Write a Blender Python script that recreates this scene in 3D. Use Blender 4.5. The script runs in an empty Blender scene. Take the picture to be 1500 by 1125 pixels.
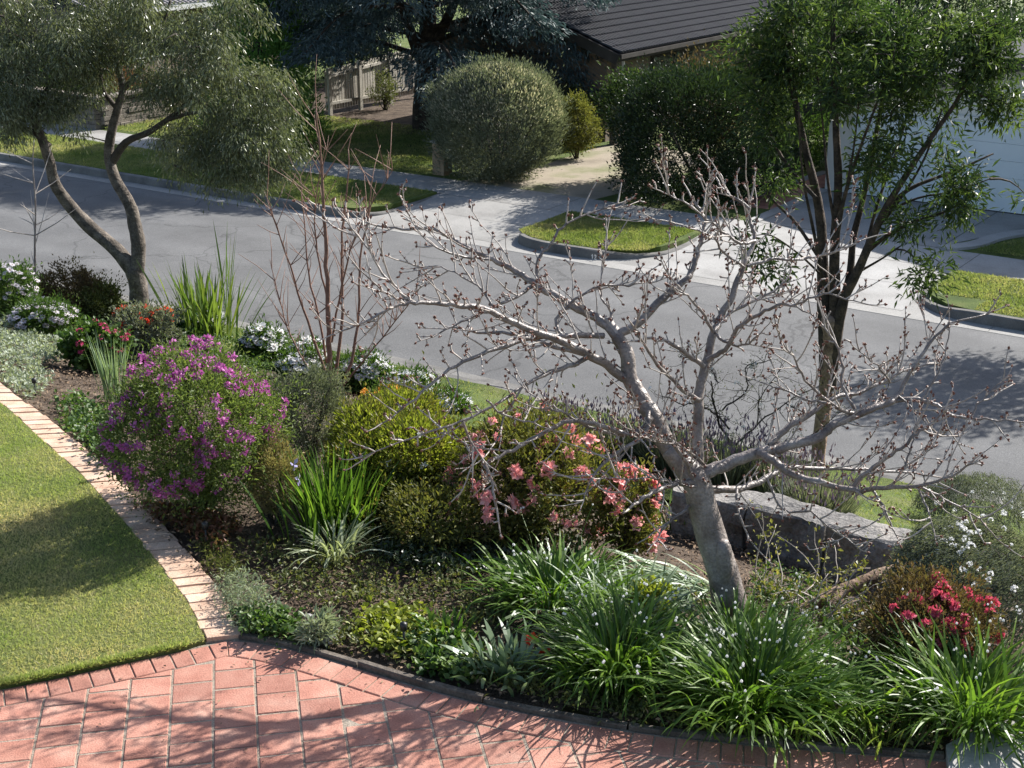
import bpy, math, random
import numpy as np
from mathutils import Vector

# ------------------------------------------------------------------ camera, sky, sun, exposure
scn = bpy.context.scene
COL = scn.collection
FPX, PT, CH = 2080.0, math.radians(19.7), 4.4          # focal length in photo pixels, pitch, eye height over the drive
cam = bpy.data.objects.new('camera', bpy.data.cameras.new('camera'))
COL.objects.link(cam)
cam.location = (0, 0, CH)
cam.rotation_euler = (math.pi / 2 - PT, 0, 0)
cam.data.sensor_width = 36.0
cam.data.lens = 36.0 * FPX / 1500.0
cam.data.clip_end = 2000
cam.data.clip_start = 0.05
scn.camera = cam

SUN_EL = math.radians(36.0)
SUN_AZ = math.atan2(0.77, 0.64)                          # from +Y towards +X
SDIR = Vector((math.sin(SUN_AZ) * math.cos(SUN_EL), math.cos(SUN_AZ) * math.cos(SUN_EL), math.sin(SUN_EL)))
w = bpy.data.worlds.new('World')
scn.world = w
w.use_nodes = True
nt = w.node_tree
nt.nodes.clear()
sky = nt.nodes.new('ShaderNodeTexSky')
sky.sky_type = 'NISHITA'
sky.sun_disc = False
sky.sun_elevation = SUN_EL
sky.sun_rotation = SUN_AZ
sky.air_density = 1.0
sky.dust_density = 1.5
bgn = nt.nodes.new('ShaderNodeBackground')
bgn.inputs['Strength'].default_value = 0.088
wo = nt.nodes.new('ShaderNodeOutputWorld')
nt.links.new(sky.outputs[0], bgn.inputs['Color'])
nt.links.new(bgn.outputs[0], wo.inputs['Surface'])
sl = bpy.data.lights.new('sun', 'SUN')
sl.energy = 5.0
sl.angle = math.radians(0.5)
sl.color = (1.0, 0.965, 0.91)
so = bpy.data.objects.new('sun', sl)
COL.objects.link(so)
so.rotation_euler = SDIR.to_track_quat('Z', 'Y').to_euler()
so.location = (20, 20, 30)
scn.view_settings.view_transform = 'Standard'
scn.view_settings.look = 'None'
scn.view_settings.exposure = 1.12
scn.view_settings.gamma = 1.0
scn.cycles.max_bounces = 6
scn.cycles.transparent_max_bounces = 6

# ------------------------------------------------------------------ geometry helpers
rng = np.random.default_rng(11)
random.seed(5)
CP, SP = math.cos(PT), math.sin(PT)
RV = np.array([-0.82700817, 0.5621899])                  # along the street (towards the left)
NV = np.array([0.5621899, 0.82700817])                   # across the street (away from us)
ZROAD, ZTOP = -2.6, -2.47


def ray(px, py):
    x = (px - 750.0) / FPX
    v = -(py - 562.5) / FPX
    return np.array([x, CP + v * SP, -SP + v * CP])


def atz(px, py, z=0.0):
    d = ray(px, py)
    return np.array([0, 0, CH]) + d * ((z - CH) / d[2])


def aty(px, py, y):
    d = ray(px, py)
    return np.array([0, 0, CH]) + d * (y / d[1])


def proj(P):
    P = np.asarray(P, float) - np.array([0, 0, CH])
    yc = P[..., 1] * CP - P[..., 2] * SP
    u = P[..., 1] * SP + P[..., 2] * CP
    return 750 + FPX * P[..., 0] / yc, 562.5 - FPX * u / yc


def RS(r, s, z=0.0):
    p = RV * r + NV * s
    return np.array([p[0], p[1], z])


def RSv(r, s, z):
    r = np.asarray(r, float); s = np.asarray(s, float); z = np.broadcast_to(np.asarray(z, float), r.shape)
    return np.stack([RV[0] * r + NV[0] * s, RV[1] * r + NV[1] * s, z], -1)


def sst(t):
    t = np.clip(t, 0, 1)
    return t * t * (3 - 2 * t)


def ground(x, y):
    """Height of our own side: flat by the drive, sloping down to the street."""
    s = NV[0] * x + NV[1] * y
    t = np.clip((s - 6.9) / 8.4, 0, 1)
    return 0.02 - 2.485 * (0.75 * t + 0.25 * sst(t))


def gp(px, py):
    d = ray(px, py)
    t = 3.0
    for _ in range(4000):
        p = np.array([0, 0, CH]) + d * t
        if p[2] <= ground(p[0], p[1]):
            return p
        t += 0.01
    return p


def vnoise(P, scale=1.0, seed=0):
    """Smooth value noise for an (N,2|3) array, 0..1."""
    P = np.asarray(P, float) * scale
    if P.shape[1] == 2:
        P = np.c_[P, np.zeros(len(P))]
    i = np.floor(P).astype(np.int64)
    f = P - i
    f = f * f * (3 - 2 * f)
    out = 0
    for dx in (0, 1):
        for dy in (0, 1):
            for dz in (0, 1):
                h = (i[:, 0] + dx) * 374761393 + (i[:, 1] + dy) * 668265263 + (i[:, 2] + dz) * 2147483647 + seed * 974634777
                h = (h ^ (h >> 13)) * 1274126177
                h = ((h ^ (h >> 16)) & 0xffff) / 65535.0
                wx = f[:, 0] if dx else 1 - f[:, 0]
                wy = f[:, 1] if dy else 1 - f[:, 1]
                wz = f[:, 2] if dz else 1 - f[:, 2]
                out = out + h * wx * wy * wz
    return out


def nrm(v):
    return v / (np.linalg.norm(v, axis=-1, keepdims=True) + 1e-9)


ORG = {}


def tag(o, label=None, cat=None, group=None, kind=None):
    if label: o['label'] = label
    if cat: o['category'] = cat
    if group: o['group'] = group
    if kind: o['kind'] = kind
    return o


def thing(name, label, cat, loc=(0, 0, 0), group=None):
    o = bpy.data.objects.new(name, None)
    o.empty_display_size = 0.1
    COL.objects.link(o)
    o.location = [float(c) for c in loc]
    ORG[o] = np.array(loc, float)
    return tag(o, label, cat, group)


def raw_mesh(name, V, faces, mats, smooth=False, tint=None, mi=None):
    """faces: list of (M,k) integer arrays."""
    me = bpy.data.meshes.new(name)
    V = np.asarray(V, np.float32)
    me.vertices.add(len(V))
    me.vertices.foreach_set('co', V.ravel())
    faces = [np.asarray(f, np.int32) for f in faces if len(f)]
    nl = sum(f.size for f in faces)
    npoly = sum(len(f) for f in faces)
    me.loops.add(nl)
    me.polygons.add(npoly)
    me.loops.foreach_set('vertex_index', np.concatenate([f.ravel() for f in faces]))
    st, off = [], 0
    for f in faces:
        st.append(off + np.arange(len(f)) * f.shape[1])
        off += f.size
    me.polygons.foreach_set('loop_start', np.concatenate(st).astype(np.int32))
    me.polygons.foreach_set('use_smooth', np.full(npoly, bool(smooth)))
    for m in (mats if isinstance(mats, (list, tuple)) else [mats]):
        me.materials.append(m)
    if mi is not None:
        me.polygons.foreach_set('material_index', np.asarray(mi, np.int32))
    if tint is not None:
        a = me.attributes.new('tint', 'FLOAT', 'POINT')
        a.data.foreach_set('value', np.asarray(tint, np.float32))
    me.update(calc_edges=True)
    return me


def link(name, me, parent=None, loc=None):
    o = bpy.data.objects.new(name, me)
    COL.objects.link(o)
    if parent is not None:
        o.parent = parent
        ORG[o] = ORG[parent]
    else:
        ORG[o] = np.zeros(3)
    if loc is not None:
        o.location = [float(c) for c in loc]
    return o


def build(name, V, faces, mat, parent=None, smooth=False, tint=None, mi=None, kind=None):
    V = np.asarray(V, float)
    if parent is not None:
        V = V - ORG[parent]
    o = link(name, raw_mesh(name, V, faces, mat, smooth, tint, mi), parent)
    if kind: o['kind'] = kind
    return o


class MB:
    """Collects boxes, tubes and polygons into one mesh."""

    def __init__(s):
        s.V, s.F3, s.F4, s.T, s.n = [], [], [], [], 0

    def add(s, V, f3=None, f4=None, t=0.5):
        V = np.asarray(V, float)
        s.V.append(V)
        if f3 is not None and len(f3): s.F3.append(np.asarray(f3) + s.n)
        if f4 is not None and len(f4): s.F4.append(np.asarray(f4) + s.n)
        s.T.append(np.broadcast_to(np.asarray(t, float), (len(V),)))
        s.n += len(V)

    def obox(s, c, ex, ey, ez, hx, hy, hz, ch=0.0, t=0.5):
        """Box with axes ex,ey,ez and half sizes; ch chamfers the top rim."""
        c = np.asarray(c, float); ex, ey, ez = (np.asarray(a, float) for a in (ex, ey, ez))
        P = lambda a, b, g: c + ex * a + ey * b + ez * g
        if ch <= 0:
            V = [P(i * hx, j * hy, k * hz) for k in (-1, 1) for (i, j) in ((-1, -1), (1, -1), (1, 1), (-1, 1))]
            s.add(V, None, [(3, 2, 1, 0), (4, 5, 6, 7), (0, 1, 5, 4), (1, 2, 6, 5), (2, 3, 7, 6), (3, 0, 4, 7)], t)
        else:
            q = ((-1, -1), (1, -1), (1, 1), (-1, 1))
            V = [P(i * hx, j * hy, -hz) for i, j in q] + [P(i * hx, j * hy, hz - ch) for i, j in q] + [P(i * (hx - ch), j * (hy - ch), hz) for i, j in q]
            f = [(3, 2, 1, 0), (8, 9, 10, 11)]
            for k in range(4):
                m = (k + 1) % 4
                f += [(k, m, m + 4, k + 4), (k + 4, m + 4, m + 8, k + 8)]
            s.add(V, None, f, t)

    def box(s, lo, hi, t=0.5, ch=0.0):
        lo, hi = np.asarray(lo, float), np.asarray(hi, float)
        h = (hi - lo) / 2
        s.obox((lo + hi) / 2, (1, 0, 0), (0, 1, 0), (0, 0, 1), h[0], h[1], h[2], ch, t)

    def tube(s, P, R, sides=6, cap=True, t=0.5, rough=0.0):
        P = np.asarray(P, float); n = len(P)
        R = np.broadcast_to(np.asarray(R, float), (n,))
        T = np.empty_like(P)
        T[1:-1] = P[2:] - P[:-2]; T[0] = P[1] - P[0]; T[-1] = P[-1] - P[-2]
        T = nrm(T)
        a = np.array([0, 0, 1.0]) if abs(T[0][2]) < 0.9 else np.array([1.0, 0, 0])
        u = nrm(np.cross(T[0], a))
        V = np.empty((n, sides, 3))
        an = np.arange(sides) / sides * 2 * math.pi
        for i in range(n):
            u = u - T[i] * np.dot(u, T[i]); u = u / (np.linalg.norm(u) + 1e-9)
            v = np.cross(T[i], u)
            rr = R[i] * (1 + rough * (rng.random(sides) - 0.5)) if rough else R[i]
            V[i] = P[i] + ((np.cos(an) * rr)[:, None] * u + (np.sin(an) * rr)[:, None] * v)
        i0 = np.arange(n - 1)[:, None] * sides; j = np.arange(sides)[None]; j2 = (j + 1) % sides
        f4 = np.stack([i0 + j, i0 + j2, i0 + sides + j2, i0 + sides + j], -1).reshape(-1, 4)
        V = V.reshape(-1, 3)
        f3 = []
        if cap:
            V = np.vstack([V, P[-1] + T[-1] * R[-1] * 0.4])
            b = (n - 1) * sides
            f3 = [(b + k, b + (k + 1) % sides, n * sides) for k in range(sides)]
        s.add(V, f3, f4, t)

    def poly(s, pts, t=0.5):
        s.add(pts, [(0, k, k + 1) for k in range(1, len(pts) - 1)], None, t)

    def prism(s, pts, z0, z1, t=0.5):
        """Vertical prism over a convex/star polygon (pts (N,2), counter-clockwise)."""
        p = np.asarray(pts, float); n = len(p)
        V = np.vstack([np.c_[p, np.full(n, z0)], np.c_[p, np.full(n, z1)]])
        s.add(V, [(n, n + k, n + k + 1) for k in range(1, n - 1)], [(k, (k + 1) % n, n + (k + 1) % n, n + k) for k in range(n)], t)

    def data(s):
        V = np.vstack(s.V)
        return V, [np.vstack(f) for f in (s.F3, s.F4) if f], np.concatenate(s.T)

    def build(s, name, mat, parent=None, smooth=False, kind=None):
        V, F, T = s.data()
        return build(name, V, F, mat, parent, smooth, T, kind=kind)


def smooth_path(P, k=4):
    """Catmull-Rom resampling of a polyline."""
    P = np.asarray(P, float)
    Q = np.vstack([2 * P[0] - P[1], P, 2 * P[-1] - P[-2]])
    out = []
    for i in range(1, len(Q) - 2):
        for t in np.arange(k) / k:
            a, b, c, d = Q[i - 1], Q[i], Q[i + 1], Q[i + 2]
            out.append(0.5 * (2 * b + (c - a) * t + (2 * a - 5 * b + 4 * c - d) * t * t + (3 * b - a - 3 * c + d) * t ** 3))
    out.append(P[-1])
    return np.array(out)


# ------------------------------------------------------------------ materials
MATS = {}


def nodes(name):
    m = bpy.data.materials.new(name)
    m.use_nodes = True
    t = m.node_tree
    t.nodes.clear()
    out = t.nodes.new('ShaderNodeOutputMaterial')
    MATS[name] = m
    return m, t, out


def N(t, typ, **kw):
    n = t.nodes.new(typ)
    for k, v in kw.items():
        if k.startswith('_'): setattr(n, k[1:], v)
        else: n.inputs[k].default_value = v
    return n


def ramp(t, fac, cols, pos=None):
    r = t.nodes.new('ShaderNodeValToRGB')
    e = r.color_ramp.elements
    while len(e) < len(cols): e.new(0.5)
    for i, c in enumerate(cols):
        e[i].position = pos[i] if pos else i / (len(cols) - 1)
        e[i].color = (*c, 1)
    t.links.new(fac, r.inputs[0])
    return r.outputs[0]


def noise(t, scale, detail=4, rough=0.55, coord='Object', dist=0.0):
    tc = t.nodes.new('ShaderNodeTexCoord')
    n = N(t, 'ShaderNodeTexNoise', Scale=scale, Detail=detail, Roughness=rough, Distortion=dist)
    t.links.new(tc.outputs[coord], n.inputs['Vector'])
    return n.outputs['Fac']


def mixc(t, fac, a, b, mode='MIX'):
    m = t.nodes.new('ShaderNodeMix')
    m.data_type = 'RGBA'
    m.blend_type = mode
    for sock, v in ((m.inputs['Factor'], fac), (m.inputs['A'], a), (m.inputs['B'], b)):
        pass
    fi, ai, bi = m.inputs[0], m.inputs[6], m.inputs[7]
    for sock, v in ((fi, fac), (ai, a), (bi, b)):
        if hasattr(v, 'is_linked'): t.links.new(v, sock)
        elif isinstance(v, (int, float)): sock.default_value = v
        else: sock.default_value = (*v, 1)
    return m.outputs[2]


def surf(name, cols, scale=6.0, rough=0.85, fine=None, bump=0.0, bscale=60, spec=0.3, objvar=0.0, pos=None, metallic=0.0, tintmix=None, detail=5):
    """Large scale colour noise, fine speckle, bump, per object variation."""
    m, t, out = nodes(name)
    b = N(t, 'ShaderNodeBsdfPrincipled', Roughness=rough, Metallic=metallic)
    b.inputs['Specular IOR Level'].default_value = spec
    c = ramp(t, noise(t, scale, detail), cols, pos or [0.3 + 0.4 * i / max(1, len(cols) - 1) for i in range(len(cols))])
    if fine:
        fs, amt = fine
        f = ramp(t, noise(t, fs, 2), [(1 - amt,) * 3, (1 + amt,) * 3], [0.3, 0.7])
        c = mixc(t, 1.0, c, f, 'MULTIPLY')
    if tintmix is not None:
        a = t.nodes.new('ShaderNodeAttribute'); a.attribute_name = 'tint'
        c = mixc(t, 1.0, c, ramp(t, a.outputs['Fac'], tintmix), 'MULTIPLY')
    if objvar:
        oi = t.nodes.new('ShaderNodeObjectInfo')
        v = ramp(t, oi.outputs['Random'], [(1 - objvar, 1 - objvar, 1 - objvar), (1, 1 - objvar * 0.15, 1 - objvar * 0.3), (1 + objvar, 1 + objvar * 0.9, 1 + objvar * 0.8)])
        c = mixc(t, 1.0, c, v, 'MULTIPLY')
    t.links.new(c, b.inputs['Base Color'])
    if bump:
        bp = N(t, 'ShaderNodeBump', Strength=bump, Distance=0.02)
        t.links.new(noise(t, bscale, 4), bp.inputs['Height'])
        t.links.new(bp.outputs[0], b.inputs['Normal'])
    t.links.new(b.outputs[0], out.inputs['Surface'])
    return m


def leafmat(name, cols, trans=0.35, rough=0.5, spec=0.35, tcol=None, pos=None):
    """Leaf or petal: colour by each leaf's own tint, light shining through."""
    m, t, out = nodes(name)
    a = t.nodes.new('ShaderNodeAttribute'); a.attribute_name = 'tint'
    g = 1.4 if name.startswith('lf_') and name not in ('lf_grass', 'lf_lawn') else 1.0
    c = ramp(t, a.outputs['Fac'], [tuple(g * v for v in q) for q in cols], pos)
    b = N(t, 'ShaderNodeBsdfPrincipled', Roughness=rough)
    b.inputs['Specular IOR Level'].default_value = spec
    t.links.new(c, b.inputs['Base Color'])
    tr = t.nodes.new('ShaderNodeBsdfTranslucent')
    t.links.new(mixc(t, 1.0, c, tcol or (1.25, 1.3, 0.7), 'MULTIPLY'), tr.inputs['Color'])
    mx = N(t, 'ShaderNodeMixShader', Fac=trans)
    t.links.new(b.outputs[0], mx.inputs[1]); t.links.new(tr.outputs[0], mx.inputs[2])
    t.links.new(mx.outputs[0], out.inputs['Surface'])
    return m


# ------------------------------------------------------------------ leaves
def tpl(w=0.4, fold=0.12, kind='oval'):
    if kind == 'tri':
        return np.array([(-w / 2, 0, 0), (w / 2, 0, 0), (0, 1, 0.05)]), np.array([(0, 1, 2)])
    if kind == 'oval':
        V = np.array([(0, 0, 0), (w / 2, 0.45, fold), (0, 1, -0.05), (-w / 2, 0.45, fold)])
        return V, np.array([(0, 1, 2), (0, 2, 3)])
    if kind == 'broad':
        V = np.array([(0, 0, 0), (w / 2, 0.35, fold), (w * 0.42, 0.72, fold * 0.6), (0, 1, -0.08), (-w * 0.42, 0.72, fold * 0.6), (-w / 2, 0.35, fold), (0, 0.5, 0)])
        return V, np.array([(0, 1, 6), (1, 2, 6), (2, 3, 6), (3, 4, 6), (4, 5, 6), (5, 0, 6)])


def leaf_arrays(P, D, NN, S, T):
    V0, F0 = T
    D = nrm(D)
    W = nrm(np.cross(D, NN))
    NN = np.cross(W, D)
    S = np.broadcast_to(np.asarray(S, float), (len(P),))
    V = P[:, None, :] + S[:, None, None] * (V0[None, :, 0:1] * W[:, None] + V0[None, :, 1:2] * D[:, None] + V0[None, :, 2:3] * NN[:, None])
    F = F0[None] + (np.arange(len(P)) * len(V0))[:, None, None]
    return V.reshape(-1, 3), F.reshape(-1, F0.shape[1]), len(V0)


def leaves(name, P, D, NN, S, tint, T, mat, parent, kind='stuff'):
    V, F, k = leaf_arrays(P, D, NN, S, T)
    return build(name, V, [F], mat, parent, False, np.repeat(tint, k), kind=kind)


def rvec(n):
    return nrm(rng.normal(size=(n, 3)))


def ebox(x0, y0, x1, y1, depth=1.0, sink=0.08, z=None, aspect=None):
    """Ellipsoid that fills a box of the photo while standing on the ground: centre, radii."""
    cx, cy = (x0 + x1) / 2, (y0 + y1) / 2
    d = ray(cx, cy)
    th = math.asin(-d[2] / np.linalg.norm(d))
    t = 3.0
    while t < 120:
        m = t / FPX
        rh = (x1 - x0) / 2 * m
        hh = (y1 - y0) / 2 * m
        rv = math.sqrt(max((hh ** 2 - (rh * depth * math.sin(th)) ** 2), (0.3 * hh) ** 2)) / math.cos(th)
        c = np.array([0, 0, CH]) + d * t
        g = ground(c[0], c[1]) if z is None else z
        if c[2] - rv * (1 - sink) <= g:
            break
        t += 0.02
    return c, np.array([rh, rh * depth, rv])


def lobes(u, k, amp, seed):
    r = np.random.default_rng(seed)
    f = np.ones(len(u))
    for _ in range(k):
        d = nrm(r.normal(size=3)); a = r.uniform(-0.6, 1.0) * amp
        f = f + a * np.clip((u @ d - 0.35) / 0.65, 0, 1) ** 2
    return f / (1 + 0.05 + 0.55 * amp)


def lump_pts(c, rad, n, seed, K=11, low=-0.6):
    """Points on the outside of a heap of overlapping ellipsoids: an uneven shrub. Returns P, outward."""
    r = np.random.default_rng(seed + 900)
    d = nrm(r.normal(size=(K, 3)) + np.array([0, 0, 0.25]))
    cen = np.vstack([c, c + d * rad * r.uniform(0.38, 0.66, (K, 1))])
    rk = np.vstack([rad * 0.66, rad * r.uniform(0.26, 0.5, (K, 1)) * r.uniform(0.85, 1.15, (K, 3))])
    a = np.prod(rk, 1) ** (2 / 3); a /= a.sum()
    Pl, Ul = [], []
    got = 0
    while got < n:
        k = rng.choice(K + 1, n * 3, p=a)
        u = nrm(rng.normal(size=(n * 3, 3)))
        P = cen[k] + u * rk[k]
        ok = ((P - c) / rad)[:, 2] > low
        for q in range(K + 1):
            ins = (((P - cen[q]) / rk[q]) ** 2).sum(1) < 0.80
            ok &= ~(ins & (k != q))
        Pl.append(P[ok]); Ul.append(u[ok]); got += int(ok.sum())
    return np.vstack(Pl)[:n], np.vstack(Ul)[:n]


def shell(c, rad, ncl, nleaf, seed=0, amp=0.25, spread=0.13, inner=0.5, flat=0.0, gz=None, low=-0.75, squar=0.0, sprig=1.0, lump=11):
    """Clumped leaf positions over an uneven shrub. Returns P, outward, clump tint, clump centres."""
    r = np.random.default_rng(seed)
    if lump:
        C, u = lump_pts(c, rad, ncl, seed, lump, low)
        f = (1 - inner * 0.8 * r.random(len(u)) ** 2.2) * (1 + 0.3 * sprig * (r.random(len(u)) < 0.16) * r.random(len(u)))
        C = c + (C - c) * f[:, None]
    else:
        u = nrm(r.normal(size=(ncl, 3)))
        u = u[u[:, 2] > low]
        uu = u * ((1 - squar) + squar / np.abs(u).max(1, keepdims=True)) if squar else u
        f = lobes(u, 16, amp, seed + 1) * (1 - inner * r.random(len(u)) ** 2.2)
        f = f * (1 + 0.22 * sprig * (r.random(len(u)) < 0.14) * r.random(len(u)))
        C = c + uu * rad * f[:, None]
    ct = r.random(len(u))
    idx = r.integers(0, len(u), nleaf)
    off = r.normal(size=(nleaf, 3)) * spread * np.mean(rad) * np.exp(r.normal(size=(len(u), 1)) * 0.35)[idx]
    P = C[idx] + off
    out = nrm(u[idx] * 1.0 + nrm(off) * 0.6)
    g = ground(P[:, 0], P[:, 1]) if gz is None else gz
    ok = P[:, 2] > g + 0.01
    return P[ok], out[ok], ct[idx][ok], C


def ltint(ct, n=None, a=0.5):
    n = n or len(ct)
    return np.clip(a * ct + (1 - a) * rng.random(n), 0, 1)


def stems(name, base, tips, mat, parent, r0=0.012, k=4, wob=0.06, kind=None, sides=4):
    mb = MB()
    for tp in tips:
        b = base + np.append(rng.normal(size=2) * 0.03, 0)
        L = np.linalg.norm(tp - b)
        mid = [(b * (1 - q) + tp * q) + rng.normal(size=3) * wob * L * math.sin(q * math.pi) + np.array([0, 0, 0.12 * L * math.sin(q * math.pi)]) for q in np.linspace(0, 1, k)]
        mb.tube(mid, np.linspace(r0, r0 * 0.3, k), sides)
    return mb.build(name, mat, parent, True, kind)


def bush(name, label, cat, box, leaf, n, mat, group=None, seed=1, ncl=260, amp=0.25, spread=0.13, inner=0.5, T=None, depth=0.9, up=0.5, rnd=0.8,
         low=-0.75, z=None, stem_mat=None, nstem=14, squar=0.0, droop=0.0, cr=None, a=0.5, sink=0.08, lump=11):
    c, rad = cr if cr else ebox(*box, depth=depth, z=z, sink=sink)
    g = float(ground(c[0], c[1])) if z is None else z
    root = thing(name, label, cat, (c[0], c[1], g), group)
    P, out, ct, C = shell(c, rad, ncl, n, seed, amp, spread, inner, gz=z, low=low, squar=squar, lump=lump)
    m = len(P)
    D = out * 0.8 + rvec(m) * rnd + np.array([0, 0, up - droop])
    NN = rvec(m) * 0.7 + out * 0.5 + np.array([0, 0, 0.6])
    S = leaf * rng.uniform(0.6, 1.25, m)
    leaves('foliage', P, D, NN, S, ltint(ct, m, a), T or tpl(0.42), mat, root)
    tips = C[rng.integers(0, len(C), nstem)] if nstem else []
    if nstem:
        stems('stem', np.array([c[0], c[1], g - 0.02]), tips * 0.85 + c * 0.15, stem_mat or MATS['bark_dark'], root, r0=0.012 + 0.012 * float(np.mean(rad)), kind='stuff')
    return root, c, rad, C


def blades(name, bases, L, W, pitch0, droop, mat, parent, az=None, k=6, tint=None, kind='stuff', fold=0.0, lean=None):
    """Strap leaves: each a curved tapering ribbon. pitch0 = start elevation, droop = total bend."""
    n = len(bases)
    az = rng.uniform(0, 2 * math.pi, n) if az is None else az
    L = np.broadcast_to(L, (n,)); W = np.broadcast_to(W, (n,))
    pitch0 = np.broadcast_to(pitch0, (n,)); droop = np.broadcast_to(droop, (n,))
    H = np.stack([np.cos(az), np.sin(az), np.zeros(n)], -1)
    tw = rng.normal(size=n) * 0.5
    side = np.stack([-np.sin(az + tw), np.cos(az + tw), 0.3 * rng.normal(size=n)], -1)
    P = bases.copy()
    V = np.empty((n, 2 * k + 1, 3))
    for i in range(k + 1):
        t = i / k
        wd = W * (1.0 if t < 0.5 else (1 - ((t - 0.5) / 0.5) ** 1.6)) * (0.7 + 0.6 * min(t * 2, 1) if t < 0.5 else 1.3)
        if i < k:
            V[:, 2 * i] = P - side * (wd / 2)[:, None]
            V[:, 2 * i + 1] = P + side * (wd / 2)[:, None]
        else:
            V[:, 2 * k] = P
        ang = pitch0 - droop * (t + 0.5 / k) ** 1.3
        stp = (L / k)[:, None] * (H * np.cos(ang)[:, None] + np.array([0, 0, 1.0]) * np.sin(ang)[:, None])
        if lean is not None: stp = stp + lean * (L / k)[:, None] * t
        P = P + stp
    q = [(2 * i, 2 * i + 1, 2 * i + 3, 2 * i + 2) for i in range(k - 1)]
    tr = [(2 * k - 2, 2 * k - 1, 2 * k)]
    off = (np.arange(n) * (2 * k + 1))[:, None, None]
    F4 = (np.array(q)[None] + off).reshape(-1, 4)
    F3 = (np.array(tr)[None] + off).reshape(-1, 3)
    tint = rng.random(n) if tint is None else tint
    tips = V[:, 2 * k].copy()
    build(name, V.reshape(-1, 3), [F3, F4], mat, parent, False, np.repeat(tint, 2 * k + 1), kind=kind)
    return tips

def asphalt_mat():
    """Worn street: aggregate speckle, mottling, wheel tracks along the street, sealed cracks."""
    m, t, out = nodes('asphalt')
    b = N(t, 'ShaderNodeBsdfPrincipled', Roughness=0.9)
    b.inputs['Specular IOR Level'].default_value = 0.22
    c = ramp(t, noise(t, 0.5, 6, 0.65), [(0.105, 0.105, 0.106), (0.125, 0.125, 0.126), (0.15, 0.15, 0.15)], [0.3, 0.5, 0.72])
    c = mixc(t, 1.0, c, ramp(t, noise(t, 55, 3, 0.7), [(0.72,) * 3, (1.0,) * 3, (1.38,) * 3], [0.3, 0.5, 0.7]), 'MULTIPLY')
    tc = t.nodes.new('ShaderNodeTexCoord')
    dp = t.nodes.new('ShaderNodeVectorMath'); dp.operation = 'DOT_PRODUCT'
    dp.inputs[1].default_value = (NV[0], NV[1], 0)
    t.links.new(tc.outputs['Object'], dp.inputs[0])
    nz_ = N(t, 'ShaderNodeMath', _operation='MULTIPLY_ADD')
    t.links.new(noise(t, 0.25, 3), nz_.inputs[0]); nz_.inputs[1].default_value = 1.2
    t.links.new(dp.outputs['Value'], nz_.inputs[2])
    sn = N(t, 'ShaderNodeMath', _operation='MULTIPLY'); t.links.new(nz_.outputs[0], sn.inputs[0]); sn.inputs[1].default_value = 3.9
    si = N(t, 'ShaderNodeMath', _operation='SINE'); t.links.new(sn.outputs[0], si.inputs[0])
    c = mixc(t, 1.0, c, ramp(t, si.outputs[0], [(0.93,) * 3, (1.05,) * 3], [0.0, 1.0]), 'MULTIPLY')
    vo = N(t, 'ShaderNodeTexVoronoi', Scale=0.33); vo.feature = 'DISTANCE_TO_EDGE'
    mx = t.nodes.new('ShaderNodeVectorMath'); mx.operation = 'ADD'
    t.links.new(tc.outputs['Object'], mx.inputs[0])
    n2 = N(t, 'ShaderNodeTexNoise', Scale=1.3, Detail=4.0); t.links.new(tc.outputs['Object'], n2.inputs['Vector']); t.links.new(n2.outputs['Color'], mx.inputs[1])
    t.links.new(mx.outputs[0], vo.inputs['Vector'])
    c = mixc(t, 1.0, c, ramp(t, vo.outputs['Distance'], [(0.72,) * 3, (1,) * 3], [0.004, 0.010]), 'MULTIPLY')
    t.links.new(c, b.inputs['Base Color'])
    bp = N(t, 'ShaderNodeBump', Strength=0.5, Distance=0.01)
    t.links.new(noise(t, 120, 3), bp.inputs['Height']); t.links.new(bp.outputs[0], b.inputs['Normal'])
    t.links.new(b.outputs[0], out.inputs['Surface'])


# ------------------------------------------------------------------ material library
asphalt_mat()
surf('concrete', [(0.19, 0.183, 0.173), (0.265, 0.258, 0.245), (0.31, 0.30, 0.285)], 0.9, 0.9, (45, 0.2), 0.15, 120)
surf('concrete_pale', [(0.22, 0.213, 0.202), (0.31, 0.302, 0.29), (0.36, 0.352, 0.34)], 1.0, 0.9, (45, 0.16), 0.12, 120)
surf('kerb_concrete', [(0.08, 0.077, 0.073), (0.20, 0.193, 0.182)], 1.7, 0.9, (60, 0.2), 0.3, 90)
surf('sand_gravel', [(0.20, 0.17, 0.13), (0.28, 0.24, 0.185), (0.15, 0.16, 0.075)], 0.9, 0.95, (70, 0.25), 0.3, 80)
surf('grass_base', [(0.045, 0.075, 0.014), (0.085, 0.12, 0.025), (0.14, 0.145, 0.05)], 1.6, 0.95, (120, 0.5), 0.9, 160, pos=[0.3, 0.5, 0.75])
surf('lawn_base', [(0.08, 0.11, 0.025), (0.14, 0.16, 0.05), (0.22, 0.19, 0.085)], 1.3, 0.95, (150, 0.5), 0.9, 200, pos=[0.32, 0.52, 0.72])
surf('soil', [(0.035, 0.024, 0.016), (0.075, 0.053, 0.037), (0.12, 0.09, 0.065)], 4.0, 0.98, (70, 0.5), 1.0, 60)
surf('terrain', [(0.05, 0.06, 0.02), (0.09, 0.08, 0.04)], 0.3, 0.98, (20, 0.3))
surf('mortar', [(0.18, 0.145, 0.11), (0.33, 0.28, 0.225)], 6, 0.95, (120, 0.3), 0.4, 120)
surf('paver_red', [(0.22, 0.10, 0.075), (0.34, 0.155, 0.115), (0.40, 0.205, 0.155), (0.45, 0.28, 0.22)], 4, 0.85, (110, 0.2), 0.25, 110, objvar=0.15, pos=[0.25, 0.42, 0.58, 0.75])
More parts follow.
